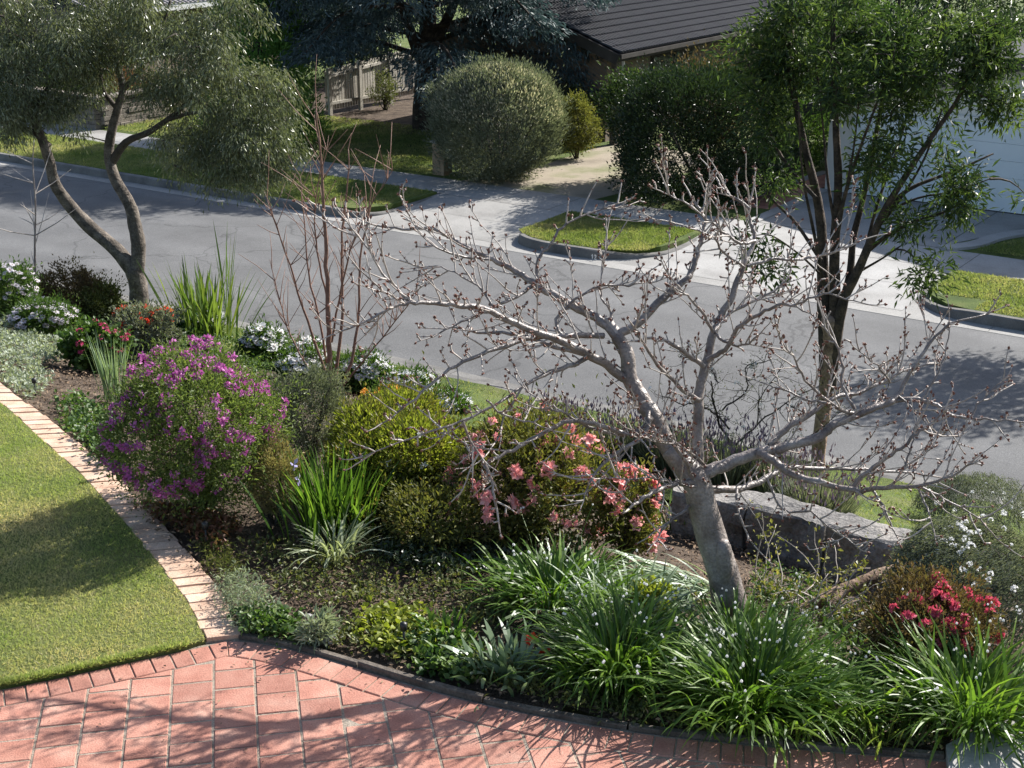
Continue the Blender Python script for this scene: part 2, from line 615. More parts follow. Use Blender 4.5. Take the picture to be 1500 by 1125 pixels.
surf('edging_brick', [(0.42, 0.27, 0.19), (0.54, 0.38, 0.28), (0.60, 0.46, 0.36)], 5, 0.85, (110, 0.2), 0.35, 120, objvar=0.13)
surf('weathered_timber', [(0.055, 0.045, 0.037), (0.14, 0.12, 0.10)], 6, 0.85, (60, 0.25), 0.5, 50, objvar=0.12)
surf('fence_timber', [(0.27, 0.255, 0.22), (0.42, 0.40, 0.35)], 3, 0.9, (40, 0.2), 0.3, 40, objvar=0.15)
surf('dark_timber', [(0.025, 0.022, 0.02), (0.045, 0.04, 0.036)], 3, 0.7)
surf('black_plastic', [(0.012, 0.012, 0.013), (0.02, 0.02, 0.02)], 8, 0.45, spec=0.5)
surf('house_brick', [(0.10, 0.075, 0.055), (0.17, 0.13, 0.095)], 2.5, 0.9, (8, 0.25), objvar=0.12)
surf('pier_brick', [(0.26, 0.19, 0.12), (0.36, 0.27, 0.18)], 3, 0.9, (30, 0.2), objvar=0.15)
surf('roof_tile', [(0.042, 0.042, 0.047), (0.065, 0.065, 0.072)], 2, 0.7, (30, 0.2), spec=0.25, objvar=0.08)
surf('roof_metal', [(0.24, 0.22, 0.22), (0.32, 0.30, 0.29)], 1.0, 0.5, spec=0.5)
surf('white_trim', [(0.62, 0.62, 0.6), (0.72, 0.72, 0.7)], 2, 0.5)
surf('garage_paint', [(0.60, 0.66, 0.70), (0.68, 0.74, 0.78)], 0.6, 0.45, spec=0.4, objvar=0.02)
surf('garage_wall', [(0.62, 0.60, 0.56), (0.70, 0.68, 0.64)], 0.8, 0.8)
surf('window_glass', [(0.02, 0.025, 0.03), (0.03, 0.035, 0.04)], 1, 0.06, spec=0.8)
surf('wall_stone', [(0.13, 0.115, 0.10), (0.24, 0.215, 0.185)], 2.0, 0.95, (30, 0.25), 0.7, 30, objvar=0.22)
surf('rock', [(0.11, 0.105, 0.10), (0.20, 0.19, 0.18), (0.27, 0.25, 0.225)], 3.0, 0.92, (40, 0.3), 0.8, 40)
surf('bark_cherry', [(0.11, 0.088, 0.078), (0.20, 0.168, 0.152), (0.30, 0.27, 0.25)], 7, 0.38, (60, 0.25), 0.5, 45, spec=0.45)
surf('bark_dark', [(0.045, 0.037, 0.03), (0.09, 0.075, 0.06)], 10, 0.85, (60, 0.3), 0.7, 50)
surf('bark_black', [(0.018, 0.014, 0.012), (0.05, 0.038, 0.03), (0.10, 0.07, 0.05)], 9, 0.85, (40, 0.4), 1.0, 35)
surf('bark_grey', [(0.04, 0.034, 0.028), (0.11, 0.092, 0.076), (0.19, 0.165, 0.14)], 7, 0.9, (40, 0.35), 1.0, 30)
surf('bark_red', [(0.16, 0.085, 0.06), (0.27, 0.16, 0.12)], 12, 0.6, (60, 0.2), 0.2, 60)
surf('bark_log', [(0.10, 0.065, 0.045), (0.22, 0.15, 0.105), (0.30, 0.22, 0.165)], 8, 0.9, (30, 0.35), 1.0, 25)
surf('twig_pale', [(0.28, 0.24, 0.21), (0.42, 0.38, 0.345)], 14, 0.6, (60, 0.2))
surf('bud', [(0.10, 0.035, 0.025), (0.20, 0.09, 0.06)], 30, 0.6)
surf('litter', [(0.10, 0.07, 0.045), (0.20, 0.15, 0.105)], 20, 0.9, tintmix=[(0.4, 0.38, 0.36), (1.0, 0.95, 0.9), (1.9, 1.8, 1.7)])
surf('paint_white', [(0.5, 0.5, 0.5), (0.7, 0.7, 0.7)], 30, 0.7)
leafmat('lf_grass', [(0.10, 0.145, 0.04), (0.165, 0.21, 0.07), (0.245, 0.26, 0.11), (0.36, 0.32, 0.19)], 0.5, 0.5, 0.25, pos=[0, 0.35, 0.7, 1])
leafmat('lf_lawn', [(0.19, 0.27, 0.07), (0.30, 0.35, 0.13), (0.42, 0.40, 0.205), (0.58, 0.48, 0.32)], 0.5, 0.5, 0.25, pos=[0, 0.35, 0.65, 1])
leafmat('lf_green', [(0.02, 0.045, 0.01), (0.045, 0.085, 0.018), (0.085, 0.13, 0.03)], 0.35)
leafmat('lf_olive', [(0.035, 0.045, 0.014), (0.075, 0.09, 0.026), (0.13, 0.13, 0.045)], 0.35)
leafmat('lf_greygreen', [(0.05, 0.06, 0.04), (0.105, 0.12, 0.085), (0.19, 0.20, 0.16)], 0.3, 0.55)
leafmat('lf_myrtle', [(0.035, 0.046, 0.023), (0.095, 0.11, 0.062), (0.20, 0.21, 0.14)], 0.3, 0.36, 0.6)
leafmat('lf_silver', [(0.10, 0.125, 0.085), (0.19, 0.22, 0.16), (0.30, 0.33, 0.26)], 0.3, 0.6)
leafmat('lf_conifer', [(0.04, 0.10, 0.02), (0.09, 0.18, 0.035), (0.15, 0.24, 0.06)], 0.3)
leafmat('lf_cedar', [(0.022, 0.036, 0.038), (0.045, 0.068, 0.072), (0.10, 0.135, 0.14)], 0.2, tcol=(1.0, 1.2, 1.0))
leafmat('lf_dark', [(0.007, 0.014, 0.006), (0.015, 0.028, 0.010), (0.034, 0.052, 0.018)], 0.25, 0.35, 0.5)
leafmat('lf_bottle', [(0.010, 0.021, 0.009), (0.03, 0.052, 0.017), (0.10, 0.135, 0.036)], 0.4, 0.42, 0.3)
leafmat('lf_lime', [(0.09, 0.11, 0.014), (0.16, 0.19, 0.022), (0.24, 0.255, 0.05)], 0.4)
leafmat('lf_gold', [(0.055, 0.065, 0.018), (0.12, 0.125, 0.035), (0.22, 0.20, 0.06)], 0.35)
leafmat('lf_azalea', [(0.03, 0.042, 0.012), (0.08, 0.085, 0.022), (0.16, 0.15, 0.035), (0.14, 0.07, 0.03)], 0.35, pos=[0, 0.45, 0.85, 1])
leafmat('lf_bronze', [(0.035, 0.025, 0.014), (0.09, 0.06, 0.03), (0.11, 0.10, 0.035)], 0.3)
leafmat('lf_strap', [(0.026, 0.058, 0.010), (0.06, 0.115, 0.017), (0.12, 0.19, 0.028)], 0.45, 0.38, 0.4)
leafmat('lf_strap_blue', [(0.06, 0.095, 0.055), (0.12, 0.17, 0.10), (0.22, 0.28, 0.18)], 0.35, 0.4, 0.45)
leafmat('lf_iris', [(0.03, 0.06, 0.014), (0.07, 0.115, 0.022), (0.13, 0.16, 0.04)], 0.4, 0.35, 0.5)
leafmat('lf_red', [(0.05, 0.03, 0.015), (0.13, 0.055, 0.035), (0.08, 0.09, 0.03)], 0.35)
leafmat('pt_purple', [(0.28, 0.06, 0.20), (0.46, 0.13, 0.36), (0.60, 0.25, 0.52)], 0.35, 0.5, 0.2, tcol=(1.1, 0.8, 1.1))
leafmat('pt_pink', [(0.72, 0.27, 0.26), (0.82, 0.42, 0.40), (0.88, 0.60, 0.57)], 0.35, 0.5, 0.2, tcol=(1.1, 0.9, 0.9))
leafmat('pt_magenta', [(0.42, 0.04, 0.12), (0.62, 0.10, 0.22), (0.75, 0.2, 0.32)], 0.3, 0.5, 0.2, tcol=(1.1, 0.8, 0.9))
leafmat('pt_crimson', [(0.42, 0.05, 0.10), (0.58, 0.11, 0.17), (0.72, 0.24, 0.29)], 0.35, 0.5, 0.2, tcol=(1.1, 0.8, 0.8))
leafmat('pt_white', [(0.66, 0.66, 0.66), (0.78, 0.78, 0.78), (0.85, 0.85, 0.84)], 0.5, 0.5, 0.2, tcol=(1, 1, 1))
leafmat('pt_lilac', [(0.66, 0.58, 0.66), (0.76, 0.72, 0.77), (0.83, 0.8, 0.84)], 0.5, 0.5, 0.2, tcol=(1, 1, 1))
leafmat('pt_orange', [(0.68, 0.26, 0.02), (0.80, 0.40, 0.05), (0.85, 0.55, 0.16)], 0.3, 0.5, 0.2, tcol=(1, 0.9, 0.7))
leafmat('pt_red', [(0.55, 0.03, 0.015), (0.72, 0.07, 0.03), (0.8, 0.16, 0.08)], 0.3, 0.5, 0.2, tcol=(1, 0.8, 0.7))
leafmat('pt_lavender', [(0.07, 0.05, 0.10), (0.15, 0.11, 0.19), (0.24, 0.19, 0.28)], 0.2)
leafmat('pt_blue', [(0.36, 0.32, 0.62), (0.5, 0.46, 0.75)], 0.3)
leafmat('pt_eye', [(0.10, 0.06, 0.14), (0.35, 0.22, 0.05)], 0.0)
leafmat('lf_milk', [(0.035, 0.055, 0.016), (0.085, 0.12, 0.032), (0.16, 0.20, 0.055)], 0.38)
M = MATS


def struct(o):
    o['kind'] = 'structure'
    return o


def sheet(name, r0, r1, s0, s1, zf, mat, nr=2, ns=2, parent=None):
    """Surface over a rectangle of street coordinates, z = zf(r, s)."""
    r, s = np.meshgrid(np.linspace(r0, r1, nr), np.linspace(s0, s1, ns))
    z = zf(r, s) if callable(zf) else np.full(r.shape, zf)
    V = RSv(r.ravel(), s.ravel(), z.ravel())
    i = (np.arange(ns - 1)[:, None] * nr + np.arange(nr - 1)[None]).ravel()
    F = np.stack([i, i + nr, i + nr + 1, i + 1], -1)
    return struct(build(name, V, [F], mat, parent))


def polysheet(name, pts, z, mat, depth=0.1):
    """Slab over a polygon (list of (x,y)), triangulated by Blender."""
    import bmesh
    bm = bmesh.new()
    vs = [bm.verts.new((p[0], p[1], z)) for p in pts]
    f = bm.faces.new(vs)
    bmesh.ops.recalc_face_normals(bm, faces=[f])
    if f.normal.z < 0: f.normal_flip()
    if depth:
        r = bmesh.ops.extrude_face_region(bm, geom=[f])
        for v in [g for g in r['geom'] if isinstance(g, bmesh.types.BMVert)]:
            v.co.z = z
        for v in vs:
            v.co.z = z - depth
        bmesh.ops.recalc_face_normals(bm, faces=bm.faces[:])
    bmesh.ops.triangulate(bm, faces=[g for g in bm.faces if len(g.verts) > 4])
    me = bpy.data.meshes.new(name)
    bm.to_mesh(me); bm.free()
    me.materials.append(mat)
    return struct(link(name, me))


# ------------------------------------------------------------------ the ground of the whole place
sheet('terrain', -500, 500, -300, 700, -2.9, M['terrain'])
road = sheet('road', -45, 75, 16.18, 22.62, lambda r, s: ZROAD + 0.05 * np.clip(1 - ((s - 19.4) / 3.2) ** 2, 0, 1) - 0.0, M['asphalt'], 2, 13)

# near kerb: channel, low rolled kerb, cut into lengths
kerb = struct(thing('kerb', None, None, RS(10, 16, ZTOP)))
def kerb_length(r0, r1, prof, parent, mat, name='kerb_stone'):
    p = np.array(prof); n = len(p)
    V = np.vstack([RSv(np.full(n, r), p[:, 0], p[:, 1]) for r in (r0, r1)])
    F4 = [(k, k + 1, n + k + 1, n + k) for k in range(n - 1)]
    mb = MB(); mb.add(V, [(0, k, k + 1) for k in range(1, n - 1)] + [(n, n + k + 1, n + k) for k in range(1, n - 1)], F4)
    return mb.build(name, mat, parent)
NEARP = [(15.5, -2.8), (15.5, -2.445), (15.67, -2.45), (15.71, -2.475), (15.76, -2.585), (16.2, -2.6), (16.22, -2.8)]
r = -12.0
while r < 40:
    L = 2.4
    kerb_length(r + 0.006, r + L - 0.006, NEARP, kerb, M['kerb_concrete'])
    r += L

# far kerb with its dropped crossings
fkerb = struct(thing('kerb', None, None, RS(20, 23, ZTOP)))
FARCH = [(22.6, -2.8), (22.6, -2.594), (22.94, -2.588), (22.94, -2.8)]
r = -12.0
while r < 66:
    kerb_length(r + 0.005, r + 2.995, FARCH, fkerb, M['concrete'], 'channel_stone')
    r += 3.0

def kerb_path(pts, hts, parent):
    """Upright kerb swept along points (r,s); hts = height of its top above the channel."""
    P = smooth_path(np.c_[np.array(pts, float), np.array(hts, float)], 6)
    q = P[:, :2]
    T = nrm(np.gradient(q, axis=0)); Nn = np.c_[-T[:, 1], T[:, 0]]
    n = len(q)
    prof = [(0.0, 0.0, 0), (0.025, 1.0, -0.02), (0.05, 1.0, 0.0), (0.15, 1.0, 0.002), (0.15, -1.0, 0)]
    V = []
    for o, f, dz in prof:
        z = -2.592 + np.where(f > 0, P[:, 2] * f + dz, 0 if f == 0 else -0.2)
        V.append(RSv(q[:, 0] + Nn[:, 0] * o, q[:, 1] + Nn[:, 1] * o, z))
    V = np.vstack(V)
    F = []
    for k in range(len(prof) - 1):
        a = k * n + np.arange(n - 1)
        F.append(np.stack([a, a + 1, a + n + 1, a + n], -1))
    return build('kerb_stone', V, [np.vstack(F)], M['kerb_concrete'], parent)
K = 0.175
kerb_path([(19.33, 25.4), (19.3, 24.6), (19.36, 23.7), (19.75, 23.12), (20.5, 22.93), (22.0, 22.92), (24, 22.92), (30, 22.92), (40, 22.92), (60, 22.92)], [0.10, 0.10, 0.07, 0.10, K, K, K, K, K, K], fkerb)
kerb_path([(12.55, 25.5), (12.5, 24.7), (12.62, 23.9), (13.1, 23.3), (13.8, 22.96), (14.5, 22.92), (15.1, 22.96), (15.62, 23.2), (15.95, 23.9), (16.05, 24.7), (16.1, 25.6)], [0.1, 0.1, 0.08, 0.1, K, K, K, K, 0.11, 0.1, 0.1], fkerb)
kerb_path([(-12, 22.92), (0, 22.92), (5, 22.92), (6.3, 22.94), (7.0, 23.12), (7.5, 23.6), (7.68, 24.4), (7.66, 25.3)], [K, K, K, K, 0.12, 0.09, 0.08, 0.1], fkerb)

# painted house numbers on the far kerb faces
def kerb_digits(txt, r, s, size, parent):
    seg = {'1': [[(0.15, 0.75), (0.4, 1), (0.4, 0)]], '2': [[(0.0, 0.8), (0.2, 1), (0.55, 0.95), (0.6, 0.7), (0.0, 0.0), (0.65, 0.0)]],
           '4': [[(0.5, 0), (0.5, 1), (0.0, 0.35), (0.7, 0.35)]], '0': [[(0.1, 0.2), (0.1, 0.8), (0.35, 1), (0.6, 0.8), (0.6, 0.2), (0.35, 0), (0.1, 0.2)]]}
    x = 0
    for ch in txt:
        mb = MB()
        for st in seg[ch]:
            P = [RS(r - (x + a * 0.75) * size, s, -2.575 + b * size) for a, b in st]
            for A, B in zip(P[:-1], P[1:]):
                e = nrm(B - A); ez = np.array([-NV[0], -NV[1], 0]); ey = np.cross(ez, e)
                mb.obox((A + B) / 2, e, ey, ez, np.linalg.norm(B - A) / 2 + 0.006, 0.008, 0.002)
        mb.build('painted_digit', M['paint_white'], parent)
        x += 0.8
# the face leans back a little, so the digits sit just proud of it
kerb_digits('12', 13.72, 22.905, 0.085, fkerb)

# far verges, crossings, footpath, gardens
def rspoly(name, pts, z, mat, depth=0.12):
    return polysheet(name, [RS(a, b)[:2] for a, b in pts], z, mat, depth)
ZV = -2.425
rspoly('verge', [(19.5, 25.62), (19.48, 24.6), (19.55, 23.8), (19.95, 23.25), (20.6, 23.07), (60, 23.07), (60, 25.62)], ZV, M['grass_base'])
rspoly('verge', [(12.72, 25.62), (12.68, 24.7), (12.8, 24.0), (13.2, 23.45), (13.85, 23.1), (14.5, 23.06), (15.05, 23.1), (15.5, 23.32), (15.8, 24.0), (15.9, 24.7), (15.94, 25.62)], ZV, M['grass_base'])
rspoly('verge', [(-12, 23.06), (6.25, 23.08), (6.9, 23.25), (7.35, 23.7), (7.52, 24.4), (7.5, 25.5), (-12, 25.5)], ZV, M['grass_base'])
def apron(r, s):
    return -2.586 + np.clip((s - 22.94) / 2.7, 0, 1) * 0.118
CR = struct(thing('driveway_crossing', None, None, RS(17.7, 24.2, -2.5)))
def slab(parent, r0, r1, s0, s1, zf, mat, name='concrete_bay', g=0.006):
    sheet(name, r0 + g, r1 - g, s0 + g, s1 - g, zf, mat, 2, 4, parent).pop('kind', None)
sheet('crossing_base', 14.6, 20.9, 22.945, 25.7, lambda r, s: apron(r, s) - 0.008, M['concrete'], 2, 4, CR).pop('kind', None)
for s0, s1 in ((22.945, 24.3), (24.3, 25.66)):
    slab(CR, 16.02, 19.38, s0, s1, apron, M['concrete'])
CR2 = struct(thing('driveway_crossing', None, None, RS(10, 24.2, -2.5)))
sheet('crossing_base', 6.0, 14.2, 22.945, 25.7, lambda r, s: apron(r, s) - 0.008, M['concrete'], 2, 4, CR2).pop('kind', None)
for s0, s1 in ((22.945, 24.35), (24.35, 25.66)):
    slab(CR2, 7.55, 12.62, s0, s1, apron, M['concrete_pale'])
FP = struct(thing('footpath', None, None, RS(15, 26.3, -2.46)))
sheet('path_base', -12, 60, 25.66, 27.1, -2.482, M['soil'], 2, 2, FP).pop('kind', None)
r = -12.0
while r < 60:
    slab(FP, r, r + 1.5, 25.66, 27.1, -2.466, M['concrete_pale'] if r < 12.4 else M['concrete'], 'path_bay')
    r += 1.5
sheet('garden_ground', -60, 90, 27.1, 90, -2.475, M['grass_base'])
# sandy neighbour drive, pale drive to the garage with its edge strips
rspoly('gravel_drive', [(16.2, 27.1), (19.9, 27.1), (19.3, 28.6), (19.4, 30.5), (19.5, 33.5), (15.9, 33.5), (15.9, 29.0)], -2.468, M['sand_gravel'], 0.05)
rspoly('garden_bed', [(21.2, 27.6), (26.5, 29.2), (34, 33), (34, 46), (21.5, 46), (21.5, 33)][2:] + [(25, 31.5)], -2.47, M['soil'], 0.02)
D2 = struct(thing('garage_drive', None, None, RS(10, 29, -2.46)))
for s0, s1 in ((27.1, 29.0), (29.0, 31.05)):
    slab(D2, 8.3, 12.15, s0, s1, lambda r, s: np.full(r.shape, -2.462), M['concrete'], 'concrete_bay')
polysheet('drive_flare', [RS(a, b)[:2] for a, b in ((8.29, 27.4), (8.29, 31.0), (4.0, 31.0), (4.0, 30.7), (6.2, 30.4), (7.3, 29.6), (7.85, 28.5))], -2.463, M['concrete'], 0.05)
rspoly('drive_border', [(12.16, 27.1), (12.42, 27.1), (12.42, 31.0), (12.16, 31.0)], -2.44, M['concrete_pale'], 0.06)
rspoly('drive_border', [(13.3, 28.6), (13.55, 28.6), (13.2, 33.0), (12.95, 33.0)], -2.44, M['concrete_pale'], 0.06)
rspoly('brick_path', [(12.43, 28.4), (13.3, 28.4), (13.0, 33.0), (12.43, 33.0)], -2.455, M['paver_red'], 0.05)
_c = smooth_path(np.array([(8.35, 27.12), (7.95, 27.75), (7.75, 28.6), (7.25, 29.5), (6.2, 30.2), (4.0, 30.55)], float), 5)
_t = nrm(np.gradient(_c, axis=0)); _n = np.c_[-_t[:, 1], _t[:, 0]]
rspoly('drive_border', [tuple(p) for p in _c] + [tuple(p) for p in (_c + _n * 0.33)[::-1]], -2.42, M['concrete_pale'], 0.08)

# ------------------------------------------------------------------ our own side: sloping garden bed, verge, lawn, drive
def terrain_patch(name, inside, mat, step=0.14, rr=(-14, 36), ss=(4.5, 15.52), dz=0.0, bumpy=0.03, seed=3):
    rs_ = np.arange(rr[0], rr[1] + step, step); s_ = np.append(np.arange(ss[0], ss[1], step), ss[1])
    r, s = np.meshgrid(rs_, s_)
    V = RSv(r.ravel(), s.ravel(), 0.0)
    V[:, 2] = ground(V[:, 0], V[:, 1]) + dz + (vnoise(V[:, :2], 3.0, seed) - 0.5) * bumpy
    nr, ns = r.shape[1], r.shape[0]
    i = (np.arange(ns - 1)[:, None] * nr + np.arange(nr - 1)[None]).ravel()
    F = np.stack([i, i + nr, i + nr + 1, i + 1], -1)
    cen = V[F].mean(1)
    F = F[inside(cen)]
    used = np.unique(F)
    mp = -np.ones(len(V), int); mp[used] = np.arange(len(used))
    return struct(build(name, V[used], [mp[F]], mat, None, True))

BORD = smooth_path(np.array([atz(a, b, 0)[:2] for a, b in [(-400, 1075), (-200, 1046), (0, 1010), (100, 990), (200, 968), (300, 946), (348, 938), (420, 950), (500, 972), (600, 1003), (700, 1030), (800, 1051), (900, 1068), (1000, 1082), (1200, 1100), (1385, 1114), (1520, 1124), (1700, 1138)]]), 3)
STL = smooth_path(np.array([atz(a, b, 0)[:2] for a, b in [(-160, 463), (0, 593), (35, 624), (70, 656), (118, 699), (155, 739), (193, 781), (232, 830), (268, 878), (287, 910), (301, 942)]]), 4)
STR = smooth_path(np.array([atz(a, b, 0)[:2] for a, b in [(-115, 461), (0, 564), (53, 603), (90, 632), (128, 663), (167, 697), (200, 732), (245, 779), (290, 829), (329, 881), (352, 936)]]), 4)

STRX = np.vstack([[(-30, 50)], (STL[:, :2] + STR[:len(STL), :2]) / 2]) if len(STL) <= len(STR) else np.vstack([[(-30, 50)], STR])

def above(curve, P):
    """P lies beyond (larger y) a curve that is a function of x."""
    return P[:, 1] > np.interp(P[:, 0], curve[:, 0], curve[:, 1])

def side_of(curve, P, ax=1):
    o = np.argsort(curve[:, 1])
    return P[:, 0] > np.interp(P[:, 1], curve[o, 1], curve[o, 0])     # right of the strip

def in_bed(P):
    return (P[:, 1] > 0.09 + np.interp(P[:, 0], BORD[:, 0], BORD[:, 1])) & (side_of(STRX, P) | (P[:, 0] > -1.7))

def in_lawn(P):
    return above(BORD, P) & ~side_of(STL, P) & (P[:, 0] < -1.75)

# the bank of grass towards the street
VERGE_IN = np.array([(30, 14.6), (22, 14.2), (17, 13.7), (13, 13.3), (10, 12.7), (8.0, 12.3), (6.6, 11.2), (5.6, 10.9), (3, 10.9), (-10, 10.9)])
def in_verge(P):
    r = P[:, :2] @ RV; s = P[:, :2] @ NV
    o = np.argsort(VERGE_IN[:, 0])
    return s > np.interp(r, VERGE_IN[o, 0], VERGE_IN[o, 1])

terrain_patch('garden_soil', in_bed, M['soil'], bumpy=0.045, dz=-0.03)
terrain_patch('verge', lambda P: in_verge(P), M['grass_base'], dz=0.032, bumpy=0.03, seed=9)
lawn_xy = [(-9.5, 15.5)] + [tuple(p) for p in STL] + [tuple(p) for p in BORD[::-1] if p[0] < STL[-1][0] - 0.02] + [(-9.5, BORD[0][1])]
polysheet('lawn', lawn_xy, 0.028, M['lawn_base'], 0.1)
polysheet('drive_bed', [(-10, 2.0), (10, 2.0), (10, 5.5)] + [tuple(p + np.array([0, 0.02])) for p in BORD[::-1]], -0.004, M['mortar'], 0.1)
polysheet('strip_bed', [tuple(p) for p in STL] + [tuple(p) for p in STR[::-1]], 0.004, M['mortar'], 0.1)

# grass blades
def grass(name, P, h, wd, mat, nz, parent=None):
    n = len(P)
    D = np.c_[rng.normal(size=(n, 2)) * 0.85, np.ones(n)]
    NN = np.c_[rng.normal(size=(n, 2)), np.zeros(n)]
    tint = np.clip(nz + rng.normal(size=n) * 0.13, 0, 1)
    V, F, k = leaf_arrays(P, D, NN, h * rng.uniform(0.5, 1.3, n), tpl(wd, kind='tri'))
    o = build(name, V, [F], mat, None, False, np.repeat(tint, k), kind='stuff')
    return o

def lawn_pts(n, bx, test, zf):
    P = np.c_[rng.uniform(bx[0], bx[1], n), rng.uniform(bx[2], bx[3], n)]
    P = P[test(P)]
    return np.c_[P, zf(P)]

P = lawn_pts(330000, (-6.0, -1.7, 6.7, 13.2), in_lawn, lambda P: np.full(len(P), 0.026))
px, py = proj(P)
P = P[(px > -40) & (px < 360)]
nz = 0.85 * vnoise(P, 1.2, 4) + 0.42 * vnoise(P, 5, 5) - 0.06 + 0.12 * np.clip((P[:, 1] - 9.5) / 3, 0, 1)
tag(grass('lawn_grass', P, 0.026, 0.2, M['lf_lawn'], nz), 'short mown lawn grass inside the brick mowing strip', 'grass')
# a shaggier lip where the lawn meets the pavers
E2 = BORD[(BORD[:, 0] < STL[-1][0] - 0.02) & (BORD[:, 0] > -4.2)]
ii = rng.integers(0, len(E2) - 1, 9000); ff = rng.random(9000)[:, None]
P = E2[ii] * (1 - ff) + E2[ii + 1] * ff + np.c_[rng.normal(size=9000) * 0.004, np.abs(rng.normal(size=9000)) * 0.02]
tag(grass('lawn_grass', np.c_[P, np.full(len(P), 0.02)], 0.045, 0.16, M['lf_lawn'], 0.2 + 0.3 * rng.random(len(P))), 'shaggy lip of grass hanging over the red pavers', 'grass')
def vz(P): return ground(P[:, 0], P[:, 1]) + 0.03
P = lawn_pts(240000, (-14, 11, 10, 28), lambda P: in_verge(P) & (P @ NV < 15.5), vz)
px, py = proj(P); P = P[(px > -60) & (px < 1560)]
nz = 0.1 + 0.4 * vnoise(P, 1.2, 14) + 0.35 * vnoise(P, 4, 15)
tag(grass('verge_grass', P, 0.05, 0.2, M['lf_grass'], nz), 'bright green grass of the bank along the near kerb', 'grass')
def far_grass(n, r0, r1, s0, s1, lab, h=0.055, test=None):
    r = rng.uniform(r0, r1, n); s = rng.uniform(s0, s1, n)
    P = RSv(r, s, ZV)
    if test is not None: P = P[test(r, s)]
    nz = 0.65 * vnoise(P, 0.9, 24) + 0.5 * vnoise(P, 4, 25) - 0.02
    tag(grass('verge_grass', P, h, 0.3, M['lf_grass'], nz), lab, 'grass')
far_grass(30000, 12.85, 15.85, 23.15, 25.6, 'mown grass of the small verge island between the two crossings', test=lambda r, s: ((r - 14.35) / 1.62) ** 2 + (np.minimum(s - 24.4, 0) / 1.3) ** 4 < 1)
far_grass(60000, 19.6, 34, 23.12, 25.6, 'mown verge grass beyond the street under the fine leaved tree', test=lambda r, s: (r > 20.6) | (s > 23.8))
far_grass(26000, 2.5, 7.4, 23.15, 25.45, 'mown verge grass beside the pale garage crossing', test=lambda r, s: (r < 6.4) | (s > 23.8))
far_grass(20000, 2.5, 7.7, 27.15, 29.4, 'grass corner inside the curved white drive border', test=lambda r, s: r < 7.6 - 0.42 * np.clip(s - 27.4, 0, 9) ** 1.2)
far_grass(60000, 20.8, 33, 27.2, 32.5, 'front lawn under the blue cedar')

# loose mulch and fallen leaves on the bed
n = 60000
P = np.c_[rng.uniform(-6, 6, n), rng.uniform(6.3, 17, n)]
P = P[in_bed(P) & ~in_verge(P)]
keep = vnoise(P, 1.1, 31) > 0.28
P = P[keep]; P = np.c_[P, ground(P[:, 0], P[:, 1]) + rng.uniform(0.0, 0.03, len(P))]
px, py = proj(P); P = P[(px > -40) & (px < 1540)]
leaves('leaf_litter', P, np.c_[rng.normal(size=(len(P), 2)), rng.normal(size=len(P)) * 0.25], np.c_[rng.normal(size=(len(P), 2)) * 0.4, np.ones(len(P))], rng.uniform(0.015, 0.05, len(P)), rng.random(len(P)), tpl(0.5), M['litter'], None)
tag(bpy.data.objects['leaf_litter'], 'brown bark mulch and fallen leaves covering the garden bed', 'mulch')

# ------------------------------------------------------------------ brick mowing strip
strip = thing('brick_mowing_strip', 'pale brick mowing strip curving between lawn and garden bed', 'brick edging', (*STL[-1], 0))
def resample(C, n):
    d = np.r_[0, np.cumsum(np.linalg.norm(np.diff(C, axis=0), axis=1))]
    t = np.linspace(0, d[-1], n)
    return np.c_[np.interp(t, d, C[:, 0]), np.interp(t, d, C[:, 1])]
Lst = np.sum(np.linalg.norm(np.diff((STL[:len(STR)] + STR[:len(STL)]) / 2, axis=0), axis=1))
nb = int(Lst / 0.122)
A, B = resample(STL, nb + 1), resample(STR, nb + 1)
for k in range(nb):
    a0, a1, b0, b1 = A[k], A[k + 1], B[k], B[k + 1]
    g = 0.045
    q = [a0 + (a1 - a0) * g, b0 + (b1 - b0) * g, b0 + (b1 - b0) * (1 - g), a0 + (a1 - a0) * (1 - g)]
    cen = np.mean(q, axis=0)
    jit = rng.normal(size=2) * 0.0035
    z = 0.03 + rng.normal() * 0.0025
    top = [cen + (p - cen) * 0.955 + jit for p in q]
    q = [p + jit for p in q]
    V = [(*p, -0.03) for p in q] + [(*p, z - 0.006) for p in q] + [(*p, z + rng.normal() * 0.001) for p in top]
    F = [(8, 9, 10, 11)] + [f for i in range(4) for f in ((i, (i + 1) % 4, (i + 1) % 4 + 4, i + 4), (i + 4, (i + 1) % 4 + 4, (i + 1) % 4 + 8, i + 8))]
    build('brick', V, [np.array(F)], M['edging_brick'], strip)

